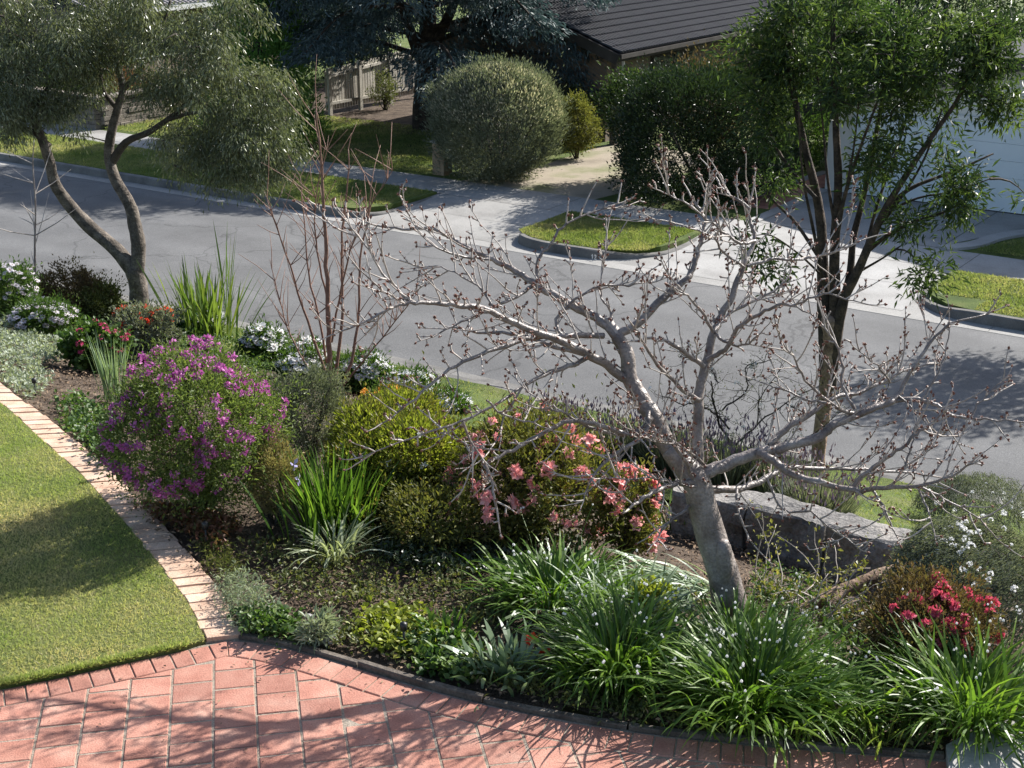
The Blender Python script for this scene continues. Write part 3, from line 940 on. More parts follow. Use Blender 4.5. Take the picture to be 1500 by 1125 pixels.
# ------------------------------------------------------------------ red brick drive
drive = struct(thing('driveway', None, None, (0, 6.5, 0)))
BT = nrm(np.gradient(BORD, axis=0)); BN = np.c_[BT[:, 1], -BT[:, 0]]
SOL = 0.185
INNER = BORD + BN * (SOL + 0.006)
d = np.r_[0, np.cumsum(np.linalg.norm(np.diff(BORD, axis=0), axis=1))]
ns = int(d[-1] / 0.118)
tt = np.linspace(0, d[-1], ns + 1)
ip = lambda C, t: np.c_[np.interp(t, d, C[:, 0]), np.interp(t, d, C[:, 1])]
BO, BI = ip(BORD + BN * 0.008, tt), ip(BORD + BN * SOL, tt)
def paver(q, parent, mat, z=0.0, name='paver', ch=0.004):
    q = np.array(q); cen = q.mean(0); n = len(q)
    dd = np.linalg.norm(q - cen, axis=1, keepdims=True)
    top = cen + (q - cen) * (1 - ch * 1.6 / dd)
    tilt = rng.normal(size=2) * 0.004
    zz = z + (q - cen) @ tilt
    V = np.vstack([np.c_[q, np.full(n, -0.04)], np.c_[q, zz - ch], np.c_[top, zz]])
    F4 = [f for i in range(n) for f in ((i, (i + 1) % n, (i + 1) % n + n, i + n), (i + n, (i + 1) % n + n, (i + 1) % n + 2 * n, i + 2 * n))]
    F3 = [(2 * n, 2 * n + k, 2 * n + k + 1) for k in range(1, n - 1)]
    return build(name, V, [np.array(F3), np.array(F4)], mat, parent)
def ccw(q):
    q = np.array(q); x, y = q[:, 0], q[:, 1]
    return q if np.sum(x * np.roll(y, -1) - y * np.roll(x, -1)) > 0 else q[::-1]
for k in range(ns):
    g = 0.04
    q = [BO[k] + (BO[k + 1] - BO[k]) * g, BO[k] + (BO[k + 1] - BO[k]) * (1 - g), BI[k] + (BI[k + 1] - BI[k]) * (1 - g), BI[k] + (BI[k + 1] - BI[k]) * g]
    cx = np.mean(q, axis=0)
    if -4.2 < cx[0] < 3.2:
        paver(ccw(q), drive, M['paver_red'], 0.003 + rng.normal() * 0.0012, 'border_paver')
ang = math.radians(11)
ex, ey = np.array([math.cos(ang), math.sin(ang)]), np.array([-math.sin(ang), math.cos(ang)])
PW, PH = 0.236, 0.205
org = np.array([-1.5, 6.6])
def clip(poly, p, nn):
    out = []
    for i in range(len(poly)):
        a, b = poly[i], poly[(i + 1) % len(poly)]
        da, db = np.dot(a - p, nn), np.dot(b - p, nn)
        if da >= 0: out.append(a)
        if da * db < 0: out.append(a + (b - a) * da / (da - db))
    return out
for i in range(-14, 22):
    for j in range(-6, 12):
        c = org + ex * (i * PW) + ey * ((j + (0.5 if i % 2 else 0)) * PH)
        if not (-3.6 < c[0] < 3.0 and c[1] > 5.75): continue
        k = np.argmin(np.linalg.norm(INNER - c, axis=1))
        hx, hy = PW / 2 - 0.0058, PH / 2 - 0.0058
        q = [c + ex * a * hx + ey * b * hy for a, b in ((-1, -1), (1, -1), (1, 1), (-1, 1))]
        for kk in (k - 1, k, k + 1):
            kk = min(max(kk, 0), len(INNER) - 1)
            q = clip(q, INNER[kk], BN[kk])
            if len(q) < 3: break
        if len(q) < 3: continue
        area = 0.5 * abs(sum(q[m][0] * q[(m + 1) % len(q)][1] - q[m][1] * q[(m + 1) % len(q)][0] for m in range(len(q))))
        if area < 0.0012: continue
        paver(ccw(q), drive, M['paver_red'], rng.normal() * 0.0014)

# timber boards that edge the bed along the drive
edge = thing('timber_bed_edging', 'thin weathered timber boards edging the garden bed along red pavers', 'garden edging', (*BORD[22], 0))
eb = BORD[(BORD[:, 0] > -1.68) & (BORD[:, 0] < 2.3)] - BN[(BORD[:, 0] > -1.68) & (BORD[:, 0] < 2.3)] * 0.03
ebr = resample(eb, 6)
ebf = resample(eb, 46)
for k in range(5):
    seg = ebf[k * 9:k * 9 + 10].copy()
    tg = nrm(np.gradient(seg, axis=0)); nm = np.c_[-tg[:, 1], tg[:, 0]]
    seg[0] += tg[0] * 0.006; seg[-1] -= tg[-1] * 0.006
    z = 0.03 + rng.normal() * 0.006
    n = len(seg)
    L = [np.c_[seg + nm * o, np.full(n, zz)] for o, zz in ((-0.02, -0.03), (-0.02, z - 0.006), (-0.015, z), (0.017, z), (0.02, z - 0.006), (0.02, -0.03))]
    V = np.vstack(L); F = []
    for a in range(5):
        i = a * n + np.arange(n - 1); F.append(np.stack([i, i + 1, i + n + 1, i + n], -1))
    F.append(np.array([[0, n, 2 * n, 3 * n], [3 * n, 4 * n, 5 * n, 0]])); F.append(np.array([[n - 1, 2 * n - 1, 3 * n - 1, 4 * n - 1], [4 * n - 1, 5 * n - 1, 6 * n - 1, n - 1]]))
    build('board', V, [np.vstack(F)], M['weathered_timber'], edge)
# pale concrete corner slab beside the end of the edging
polysheet('concrete_path', [atz(a, b, 0.02)[:2] for a, b in ((1385, 1098), (1470, 1052), (1640, 1040), (1640, 1200), (1392, 1160))], 0.05, M['concrete_pale'], 0.09)

# a few fallen leaves and specks of bark on the pavers
n = 420
P = np.c_[rng.uniform(-3.4, 2.6, n), rng.uniform(5.8, 7.8, n)]
P = P[P[:, 1] < np.interp(P[:, 0], BORD[:, 0], BORD[:, 1]) - 0.02]
P = np.c_[P, np.full(len(P), 0.009)]
o = leaves('fallen_leaves', P, np.c_[rng.normal(size=(len(P), 2)), rng.normal(size=len(P)) * .12], np.c_[rng.normal(size=(len(P), 2)) * .2, np.ones(len(P))], rng.uniform(.008, .03, len(P)), rng.random(len(P)), tpl(.5), M['litter'], None)
tag(o, 'scattered dry leaves and bark specks on the red pavers', 'leaf litter')

# ------------------------------------------------------------------ houses, fences and walls beyond the street
EZ = np.array([0, 0, 1.0])
R3, N3 = np.append(RV, 0), np.append(NV, 0)


def rbox(mb, r0, r1, s0, s1, z0, z1, ch=0.0):
    c = RS((r0 + r1) / 2, (s0 + s1) / 2, (z0 + z1) / 2)
    mb.obox(c, R3, N3, EZ, abs(r1 - r0) / 2, abs(s1 - s0) / 2, abs(z1 - z0) / 2, ch)


def rpart(name, mat, parent, *a, ch=0.0):
    mb = MB(); rbox(mb, *a, ch=ch)
    return mb.build(name, mat, parent)


def brick_mat(name, c1, c2, mortar, sc):
    m, t, out = nodes(name)
    tc = t.nodes.new('ShaderNodeTexCoord')
    mp = N(t, 'ShaderNodeMapping')
    mp.inputs['Rotation'].default_value = (math.pi / 2, 0, math.atan2(RV[1], RV[0]))
    t.links.new(tc.outputs['Object'], mp.inputs['Vector'])
    b = N(t, 'ShaderNodeTexBrick', Scale=sc)
    b.inputs['Color1'].default_value = (*c1, 1); b.inputs['Color2'].default_value = (*c2, 1); b.inputs['Mortar'].default_value = (*mortar, 1)
    b.inputs['Mortar Size'].default_value = 0.012; b.inputs['Brick Width'].default_value = 0.24; b.inputs['Row Height'].default_value = 0.086
    t.links.new(mp.outputs[0], b.inputs['Vector'])
    p = N(t, 'ShaderNodeBsdfPrincipled', Roughness=0.9)
    t.links.new(b.outputs['Color'], p.inputs['Base Color'])
    t.links.new(p.outputs[0], out.inputs['Surface'])
    return m
brick_mat('brickwork', (0.15, 0.11, 0.08), (0.21, 0.155, 0.11), (0.12, 0.11, 0.10), 1.0)

# --- dark brick house with a tiled gable roof
HR, HS, HE, SL = 19.1, 33.1, 0.0, math.radians(20)        # eave line, gable plane, eave height, roof pitch
house = thing('brick_house', 'dark brick house with grey tiled gable roof behind the hedge and round bush', 'house', RS(22.5, 36, ZTOP))
mb = MB()
rbox(mb, 19.75, 25.4, 33.6, 46, -2.5, -0.02)
mb.add([RS(19.75, 33.6, -0.02), RS(22.58, 33.6, 1.0), RS(25.4, 33.6, -0.02), RS(19.75, 46, -0.02), RS(22.58, 46, 1.0), RS(25.4, 46, -0.02)], [(0, 1, 2), (3, 5, 4)], [])
mb.build('wall', M['brickwork'], house)
rlen = 3.7
def roof_pt(u, s, h=0.0):       # u along the slope from the eave
    return RS(HR + u * math.cos(SL) - h * math.sin(SL), s, HE + u * math.sin(SL) + h * math.cos(SL))
mb = MB()
mb.add([roof_pt(0, HS, -0.05), roof_pt(rlen, HS, -0.05), roof_pt(rlen, 46.5, -0.05), roof_pt(0, 46.5, -0.05)], None, [(0, 1, 2, 3)])
top = roof_pt(rlen, HS, -0.05); far = RS(HR + 2 * rlen * math.cos(SL), HS, HE - 0.02)
mb.add([top, far, far + N3 * 13.4, top + N3 * 13.4], None, [(0, 1, 2, 3)])
roof = mb.build('roof', M['roof_tile'], house)
rpart('ridge_capping', M['roof_tile'], roof, HR + rlen * math.cos(SL) - 0.12, HR + rlen * math.cos(SL) + 0.12, HS, 46.5, HE + rlen * math.sin(SL) - 0.02, HE + rlen * math.sin(SL) + 0.07)
# one roof tile: two rolls and a lip
TW, TL = 0.3, 0.34
prof = [(0.0, 0.0), (0.03, 0.045), (0.07, 0.045), (0.10, 0.0), (0.15, 0.0), (0.18, 0.045), (0.22, 0.045), (0.25, 0.0), (0.298, 0.0)]
nP = len(prof)
def tile_V(u0, s0):
    lo = [roof_pt(u0, s0 + a, b + 0.035) for a, b in prof]
    hi = [roof_pt(u0 + TL + 0.04, s0 + a, b * 0.9 + 0.004) for a, b in prof]
    dn = [roof_pt(u0 + 0.004, s0 + a, b + 0.002) for a, b in prof]
    return np.array(lo + hi + dn)
tF = [(k, k + 1, nP + k + 1, nP + k) for k in range(nP - 1)] + [(k, 2 * nP + k, 2 * nP + k + 1, k + 1) for k in range(nP - 1)]
tile_me = raw_mesh('tile', tile_V(0, 0) - roof_pt(0, 0), [np.array(tF)], M['roof_tile'])
rest = MB()
count = 0
for ju in range(11):
    for js in range(44):
        u0, s0 = -0.06 + ju * TL, HS + 0.02 + js * TW
        if ju < 9 and js < 33:
            p = roof_pt(u0, s0) + EZ * rng.normal() * 0.002
            link('roof_tile', tile_me, roof, p - ORG[roof])
        else:
            rest.add(tile_V(u0, s0), None, tF)
rest.build('roof_tiles', M['roof_tile'], roof, kind='stuff')
mb = MB()                                                   # barge board on the gable, fascia and gutter along the eave
for a, b in ((0, rlen), ):
    A, B = roof_pt(-0.05, HS - 0.03, -0.16), roof_pt(rlen, HS - 0.03, -0.16)
    e = nrm(B - A); mb.obox((A + B) / 2, e, N3, np.cross(e, N3), np.linalg.norm(B - A) / 2, 0.025, 0.14)
mb.build('barge_board', M['dark_timber'], house)
rpart('fascia', M['dark_timber'], house, HR + 0.03, HR + 0.07, HS, 46.4, -0.24, -0.07)
rpart('gutter', M['dark_timber'], house, HR - 0.09, HR + 0.028, HS, 46.4, -0.15, -0.04)
rpart('soffit', M['dark_timber'], house, HR + 0.075, 19.745, HS + 0.05, 46.3, -0.19, -0.16)
rpart('post', M['weathered_timber'], house, 19.25, 19.42, 33.25, 33.42, -2.47, -0.2)
rpart('downpipe', M['white_trim'], house, 19.3, 19.36, 33.72, 33.78, -2.47, -0.2)
w_ = rpart('window', M['dark_timber'], house, 19.70, 19.745, 36.0, 38.6, -1.5, -0.4)
rpart('pane', M['window_glass'], w_, 19.68, 19.698, 36.06, 37.27, -1.44, -0.46)
rpart('pane', M['window_glass'], w_, 19.68, 19.698, 37.33, 38.54, -1.44, -0.46)

# --- garage with a pale sectional door and a low gable
gar = thing('garage', 'garage with pale blue sectional door under a low gable, behind the leafy street tree', 'garage', RS(8, 31, ZTOP))
GS, gsl = 31.0, math.tan(math.radians(16.2))
gz = lambda r: -0.52 + (12.3 - r) * gsl if r > 6 else -0.52 + (r + 0.3) * gsl
mb = MB()
pts = [(12.3, -2.5), (12.3, gz(12.3)), (6, gz(6)), (-0.3, gz(-0.3)), (-0.3, -2.5)]
mb.add([RS(a, GS, b) for a, b in pts] + [RS(a, 44, b) for a, b in pts], [(0, 1, 2), (0, 2, 3), (0, 3, 4)], [(0, 5, 6, 1), (3, 8, 9, 4)])
mb.build('wall', M['garage_wall'], gar)
door = rpart('door', M['garage_paint'], gar, 4.3, 11.72, GS - 0.06, GS - 0.004, -2.462, -0.56)
for k in range(5):
    z0 = -2.44 + k * 0.365
    rpart('panel', M['garage_paint'], door, 4.36, 11.66, GS - 0.1, GS - 0.062, z0 + 0.002, z0 + 0.362)
rpart('bottom_seal', M['black_plastic'], door, 4.36, 11.66, GS - 0.095, GS - 0.063, -2.4615, -2.438)
rpart('head_trim', M['white_trim'], gar, 4.2, 11.82, GS - 0.12, GS - 0.003, -0.555, -0.47)
mb = MB()
for a, b in ((12.75, 6.0), (6.0, -0.8)):
    A, B = RS(a, GS - 0.45, gz(min(max(a, -0.3), 12.3)) - (0.12 if a > 12.3 or a < -0.3 else 0)), RS(b, GS - 0.45, gz(min(max(b, -0.3), 12.3)) - (0.12 if b < -0.3 else 0))
    mb.add([A + EZ * 0.05, B + EZ * 0.05, B + EZ * 0.05 + N3 * 14, A + EZ * 0.05 + N3 * 14, A + EZ * 0.16, B + EZ * 0.16, B + EZ * 0.16 + N3 * 14, A + EZ * 0.16 + N3 * 14], None,
           [(0, 1, 2, 3), (4, 7, 6, 5), (0, 4, 5, 1), (0, 3, 7, 4), (1, 5, 6, 2)])
gr = mb.build('roof', M['roof_tile'], gar)
mb = MB()
A, B = RS(12.75, GS - 0.48, gz(12.3) - 0.12 + 0.02), RS(6.0, GS - 0.48, gz(6.0) + 0.02)
e = nrm(B - A); mb.obox((A + B) / 2, e, N3, np.cross(e, N3), np.linalg.norm(B - A) / 2, 0.02, 0.13)
mb.build('barge_board', M['dark_timber'], gar)

# --- house at the left with a ribbed roof, above a stone garden wall
LH = atz(133, 19, 0.15)
lr, ls = float(LH[:2] @ RV), float(LH[:2] @ NV)
lh = thing('brick_house', 'house with pale ribbed roof and white eave, half hidden by the fine leaved tree', 'house', RS(lr + 4, ls + 4, ZTOP))
rpart('wall', M['brickwork'], lh, lr + 0.6, lr + 10, ls + 0.6, ls + 14, -2.5, 0.1)
rpart('fascia', M['white_trim'], lh, lr - 0.03, lr + 0.03, ls, ls + 15, -0.02, 0.2)
mb = MB()
A = RS(lr - 0.05, ls - 0.05, 0.2); B = RS(lr + 5.2, ls - 0.05, 1.75)
mb.add([A, B, B + N3 * 15.2, A + N3 * 15.2], None, [(0, 1, 2, 3)])
lroof = mb.build('roof', M['roof_metal'], lh)
mb = MB()
e = nrm(B - A); nn_ = np.cross(e, N3); nn_ = nn_ if nn_[2] > 0 else -nn_
for k in range(76):
    c = (A + B) / 2 + N3 * (0.1 + k * 0.2) + nn_ * 0.02
    mb.obox(c, e, N3, nn_, np.linalg.norm(B - A) / 2, 0.025, 0.02)
mb.build('roof_ribs', M['roof_metal'], lroof, kind='stuff')
w_ = rpart('window', M['white_trim'], lh, lr + 0.55, lr + 0.598, ls + 2.0, ls + 4.2, -1.6, -0.4)
rpart('pane', M['window_glass'], w_, lr + 0.53, lr + 0.548, ls + 2.08, ls + 3.06, -1.52, -0.48)
rpart('pane', M['window_glass'], w_, lr + 0.53, lr + 0.548, ls + 3.14, ls + 4.12, -1.52, -0.48)
w_ = rpart('door', M['white_trim'], lh, lr + 0.55, lr + 0.598, ls + 5.6, ls + 6.5, -2.45, -0.4)

sw = thing('stone_garden_wall', 'low coursed stone garden wall at the path corner below the red shrub', 'garden wall', RS(32.8, 27.2, ZTOP))
st_ = MB(); st_.box((-0.5, -0.5, -0.5), (0.5, 0.5, 0.5), ch=0.08)
sV, sF, sT = st_.data()
def stones(p0, p1, hgt, thick, parent):
    d_ = p1 - p0; L = np.linalg.norm(d_); e = d_ / L; nrm_ = np.array([-e[1], e[0], 0])
    z = 0.0
    while z < hgt - 0.02:
        h = rng.uniform(0.11, 0.15); x = -rng.uniform(0, 0.2)
        while x < L:
            l = rng.uniform(0.25, 0.5); l2 = min(l, L - x)
            if l2 > 0.08:
                c = p0 + e * (x + l2 / 2) + EZ * (z + h / 2)
                V = c + (sV[:, :1] * (l2 - 0.012) * e + sV[:, 1:2] * (thick + rng.normal() * 0.02) * nrm_ + sV[:, 2:] * (h - 0.01) * EZ)
                build('stone', V, sF, M['wall_stone'], parent)
            x += l
        z += h
stones(RS(39, 27.5, ZTOP), RS(32.8, 27.2, ZTOP), 0.85, 0.3, sw)
stones(RS(32.8, 27.4, ZTOP), RS(32.7, 30.5, ZTOP), 0.85, 0.3, sw)
for a, b in ((RS(39, 27.5, -1.6), RS(32.6, 27.18, -1.6)), (RS(32.78, 27.4, -1.6), RS(32.68, 30.5, -1.6))):
    mb = MB(); e = nrm(b - a); mb.obox((a + b) / 2 + EZ * 0.04, e, np.cross(EZ, e), EZ, np.linalg.norm(b - a) / 2, 0.2, 0.035, 0.01)
    mb.build('coping', M['wall_stone'], sw)

# --- brick pier by the round bush
pier = thing('brick_pier', 'small square brick pier at the left foot of the round bush', 'pier', RS(20.75, 27.5, ZTOP))
for k in range(9):
    for (a0, a1, b0, b1) in (((-.175, .055, -.175, -.065), (.065, .175, -.175, .055), (-.055, .175, .065, .175), (-.175, -.065, -.055, .175)) if k % 2 else ((-.055, .175, -.175, -.065), (.065, .175, -.055, .175), (-.175, .055, .065, .175), (-.175, -.065, -.175, .055))):
        rpart('brick', M['pier_brick'], pier, 20.75 + a0 + .002, 20.75 + a1 - .002, 27.5 + b0 + .002, 27.5 + b1 - .002, ZTOP + k * 0.086 + 0.003, ZTOP + k * 0.086 + 0.078)
rpart('core', M['mortar'], pier, 20.59, 20.91, 27.34, 27.66, ZTOP, ZTOP + 0.77)
rpart('cap', M['concrete'], pier, 20.54, 20.96, 27.29, 27.71, ZTOP + 0.775, ZTOP + 0.83, ch=0.01)

# --- paling fences
def fence(label, p0, p1, h, posts, parent_loc, group, rails=(0.35, 1.2), side=1, drop=0.0, slope=0.0):
    f = thing('paling_fence', label, 'fence', parent_loc, group)
    d_ = p1 - p0; L = np.linalg.norm(d_); e = d_ / L; n_ = np.array([-e[1], e[0], 0]) * side
    k, x = 0, 0.0
    while x < L - 0.05:
        mb = MB(); hh = h + rng.normal() * 0.012 + slope * x / L
        mb.obox(p0 + e * (x + 0.048) + EZ * (hh / 2 + 0.1), e, n_, EZ, 0.046, 0.009, hh / 2 - 0.05)
        mb.build('paling', M['fence_timber'], f); x += 0.125
    for rz in rails:
        mb = MB(); mb.obox((p0 + p1) / 2 + EZ * (rz + (slope * 0.5 if rz > 1 else 0)) + n_ * 0.045, nrm(e + EZ * (slope / L if rz > 1 else 0)), n_, EZ, L / 2, 0.03, 0.04)
        mb.build('rail', M['fence_timber'], f)
    for q in posts:
        mb = MB(); mb.obox(p0 + e * (q * L) + EZ * ((h + 0.12 + slope * q) / 2) + n_ * 0.12, e, n_, EZ, 0.06, 0.044, (h + 0.12 + slope * q) / 2, 0.01)
        mb.build('post', M['fence_timber'], f)
    return f
fence('sunlit paling fence with two thick posts beside the cedar trunk', RS(29.05, 32.7, ZTOP), RS(29.05, 37.2, ZTOP), 1.3, (0.012, 0.33, 0.66, 0.99), RS(29, 34, ZTOP), None, rails=(0.35, 1.15), side=-1, slope=0.3)
fence('tall back paling fence seen through the cedar limbs', RS(29.4, 40.6, ZTOP), RS(21.2 + 8.0, 33.0 + 7.5, ZTOP) * 0 + RS(29.3, 47.5, ZTOP), 1.9, (0.05, 0.5, 0.95), RS(29, 44, ZTOP), None, side=1)

# ------------------------------------------------------------------ trees
def trace(pts, y, dy=None, k=4):
    """Photo pixels to a curve; y = distance of its first point, dy = change in distance along it."""
    n = len(pts)
    dy = np.zeros(n) if dy is None else (np.linspace(0, dy, n) if np.isscalar(dy) else np.asarray(dy, float))
    return smooth_path(np.array([aty(p[0], p[1], y + q) for p, q in zip(pts, dy)]), k)


def blobs(spec, n, y, seed, gather=0.17):
    """Cluster centres inside ellipsoids given as (px, py, rx, ry, depth, dy[, weight])."""
    r = np.random.default_rng(seed)
    w_ = np.array([b[2] * b[3] * (b[6] if len(b) > 6 else 1) for b in spec], float); w_ /= w_.sum()
    out = []
    for b, k in zip(spec, r.multinomial(n, w_)):
        u = nrm(r.normal(size=(k, 3))) * (r.random((k, 1)) ** 0.45)
        Y = y + b[5]
        m = Y / FPX * 1.05
        c = aty(b[0], b[1], Y)
        q = c + u * np.array([b[2] * m, b[4], b[3] * m])
        kk = max(1, len(q) // 5)
        if len(q): q = q[r.integers(0, kk, len(q))] + r.normal(size=q.shape) * gather
        out.append(q)
    return np.vstack(out)


def attach(nodes, C, mat, parent, r0=0.02, name='branches', k=5, sides=4, sag=0.0, wob=0.08):
    """Thin branches joining every cluster centre to the skeleton."""
    nodes = np.array(nodes); mb = MB()
    d = np.min(np.linalg.norm(C[:, None] - nodes[None], axis=2), axis=1)
    for i in np.argsort(d):
        c = C[i]
        dd = np.linalg.norm(nodes - c, axis=1) + 0.5 * np.clip(nodes[:, 2] - c[2], 0, 9)
        j = np.argmin(dd)
        a = nodes[j]; L = np.linalg.norm(c - a)
        q = np.linspace(0, 1, k)[:, None]
        P = a * (1 - q) + c * q + np.sin(q * math.pi) * (rng.normal(size=3) * wob * L + EZ * (0.1 - sag) * L)
        mb.tube(P, np.linspace(min(r0, 0.006 + 0.014 * L), 0.0035, k), sides, cap=False)
        nodes = np.vstack([nodes, P[1:]])
    return mb.build(name, mat, parent, True, kind='stuff')


def crown(name, C, per, spread, size, T, mat, parent, up=0.0, droop=0.0, rnd=1.0, a=0.55, tipbias=0.0, cs=None):
    n = len(C) * per
    idx = np.repeat(np.arange(len(C)), per)
    off = rng.normal(size=(n, 3)) * spread * np.array([1, 1, 0.8])
    P = C[idx] + off
    ct = (rng.random(len(C)) if cs is None else cs)[idx]
    D = nrm(off) * 0.7 + rvec(n) * rnd + EZ * (up - droop)
    NN = rvec(n) + EZ * 0.5
    return leaves(name, P, D, NN, size * rng.uniform(0.6, 1.3, n), ltint(ct, n, a), T, mat, parent)


# --- fine leaved tree with two crooked trunks on the near verge
b0 = gp(203, 447); Y0 = b0[1]
t1 = thing('fine_leaved_tree', 'grey green drooping tree with forked crooked trunk on the near verge', 'tree', b0)
tr = MB()
S = [(trace([(204, 452), (203, 425), (196, 392)], Y0), 0.165, 0.15),
     (trace([(198, 400), (170, 366), (130, 331), (100, 298), (80, 268), (72, 235), (60, 200), (46, 160), (40, 120), (45, 60)], Y0, [0, .05, .1, .1, 0, -.1, -.2, -.2, -.1, 0]), 0.135, 0.04),
     (trace([(200, 400), (203, 365), (198, 332), (190, 300), (170, 265), (160, 232), (162, 200), (172, 160), (180, 130), (170, 90), (155, 40)], Y0, [0, 0, .05, .1, .2, .3, .3, .3, .3, .4, .5]), 0.13, 0.04)]
LIMB = [(trace([(162, 240), (185, 208), (215, 195), (245, 175), (275, 150), (310, 110)], Y0 + .3, -.6), 0.075, 0.02),
        (trace([(180, 130), (200, 110), (230, 60), (250, 0)], Y0 + .3, .3), 0.06, 0.02),
        (trace([(245, 176), (285, 165), (330, 170), (370, 185)], Y0 - .1, -.5), 0.035, 0.012),
        (trace([(72, 215), (50, 195), (20, 182), (-30, 170)], Y0 - .1, -.3), 0.06, 0.03),
        (trace([(50, 158), (70, 130), (100, 95), (120, 50)], Y0 - .2, .4), 0.05, 0.02),
        (trace([(172, 160), (150, 130), (145, 90), (120, 60)], Y0 + .3, .5), 0.045, 0.02)]
nodes_ = []
for P, a, b in S:
    tr.tube(P, np.linspace(a, b, len(P)), 10, rough=0.12)
    nodes_ += list(P[len(P) // 2:])
tr.build('trunk', M['bark_grey'], t1, True)
for P, a, b in LIMB:
    mb = MB(); mb.tube(P, np.linspace(a, b, len(P)), 7, rough=0.12); mb.build('limb', M['bark_dark'], t1, True)
    nodes_ += list(P[1:])
C = blobs([(300, 110, 110, 110, 1.0, -.1), (350, 185, 75, 70, .8, -.3), (385, 225, 45, 55, .6, -.5, 1.2), (300, 220, 55, 35, .7, -.3, .7), (210, 20, 110, 50, 1.1, .3), (250, 120, 60, 50, 1, .3, .6), (50, 60, 100, 95, 1.1, 0), (10, 150, 60, 50, 1, -.2, .8), (105, 120, 50, 60, .8, .2, .6), (70, 165, 55, 35, .7, .2, .5), (130, 60, 50, 60, .9, .4, .6)], 560, Y0, 3)
attach(nodes_, C, M['bark_dark'], t1, 0.02, sag=0.05)
crown('crown', C, 120, 0.135, 0.085, tpl(0.2), M['lf_myrtle'], t1, droop=1.0, rnd=0.5, a=0.5)

# --- glossy leafed tree with black trunks on the near verge
b0 = gp(1197, 694); Y1 = b0[1]
t2 = thing('glossy_leaved_tree', 'dark glossy leaved tree with several black stems on the grass bank', 'tree', b0)
mb = MB(); P = trace([(1197, 702), (1201, 640), (1208, 590), (1214, 540), (1217, 500), (1215, 465)], Y1)
mb.tube(P, np.linspace(0.082, 0.10, len(P)), 10, rough=0.2)
mb.build('trunk', M['bark_log'], t2, True)
nodes_ = []
for pts, a, b, dy in [
    ([(1212, 560), (1209, 500), (1206, 430), (1205, 380), (1203, 330), (1195, 280), (1180, 220), (1165, 150), (1155, 80), (1150, 0)], .135, .03, .5),
    ([(1216, 560), (1220, 500), (1223, 430), (1222, 380), (1224, 330), (1228, 270), (1225, 200), (1222, 120), (1220, 40), (1220, -40)], .125, .03, .1),
    ([(1216, 570), (1224, 500), (1236, 440), (1255, 400), (1275, 355), (1295, 310), (1325, 260), (1365, 200), (1400, 150), (1430, 90)], .115, .025, -.4),
    ([(1235, 442), (1245, 400), (1250, 350), (1262, 300), (1275, 240), (1290, 160), (1310, 60), (1320, -20)], .075, .025, .6),
    ([(1205, 385), (1182, 350), (1160, 320), (1130, 290), (1105, 240)], .04, .015, .4),
    ([(1225, 335), (1245, 260), (1270, 190), (1300, 110)], .04, .015, -.5),
    ([(1268, 370), (1300, 345), (1340, 325), (1380, 312), (1420, 290)], .045, .014, -.5),
    ([(1290, 318), (1330, 278), (1400, 250), (1455, 225)], .05, .015, .3),
    ([(1255, 400), (1290, 380), (1320, 360)], .025, .01, -.4),
    ([(1200, 600 - 200), (1170, 372), (1130, 345), (1105, 345)], .022, .008, -.4),
    ([(1195, 290), (1160, 250), (1130, 200), (1095, 90)], .04, .015, .6),
    ([(1208, 420), (1190, 330), (1175, 250), (1170, 150)], .035, .012, -.5), ([(1222, 380), (1235, 300), (1250, 220), (1260, 130)], .035, .012, -.3), ([(1224, 340), (1212, 260), (1205, 180), (1195, 90)], .03, .012, .3),
    ([(1262, 390), (1285, 300), (1320, 200), (1345, 100)], .035, .012, .4), ([(1285, 335), (1320, 290), (1355, 230), (1380, 160)], .03, .012, -.3), ([(1300, 310), (1345, 290), (1400, 280), (1450, 262)], .025, .01, -.2)]:
    P = trace(pts, Y1, dy)
    m_ = MB(); m_.tube(P, np.linspace(a, b, len(P)) * 0.66, 8, rough=0.14); m_.build('limb', M['bark_black'], t2, True)
    nodes_ += list(P[len(P) // 3:])
m_ = MB(); m_.tube(trace([(1200, 684), (1172, 678), (1150, 672), (1132, 668)], Y1, -.7), [.05, .048, .047, .046, .045, .044, .044, .042, .04, .04, .038, .036, .03], 7); m_.build('limb', M['bark_black'], t2, True)
C = blobs([(1160, 70, 85, 90, .8, .5), (1240, 20, 90, 70, 1, .2), (1330, 60, 95, 85, 1, -.2), (1420, 60, 80, 85, .8, -.3), (1455, 150, 42, 60, .6, -.3, .9), (1345, 165, 50, 45, .6, .2, .5), (1255, 150, 75, 65, .9, -.3, .7), (1275, 235, 55, 35, .6, -.4, .6), (1140, 180, 60, 70, .8, .4, .5), (1150, 250, 45, 35, .6, .3, .35), (1365, 318, 62, 42, .55, -.5, 1.5), (1335, 395, 24, 24, .25, -.6, 1.8), (1395, 240, 50, 24, .4, .1, .55), (1470, 262, 36, 20, .3, 0, .9), (1095, 60, 26, 45, .4, .7, 1.2), (1100, 350, 30, 30, .4, -.4, 1), (1262, 262, 45, 25, .5, -.2, .5)], 250, Y1, 5, .12)
attach(nodes_, C, M['bark_black'], t2, 0.022)
crown('crown', C, 74, 0.11, 0.115, tpl(0.23, 0.06), M['lf_bottle'], t2, droop=0.25, rnd=0.8)

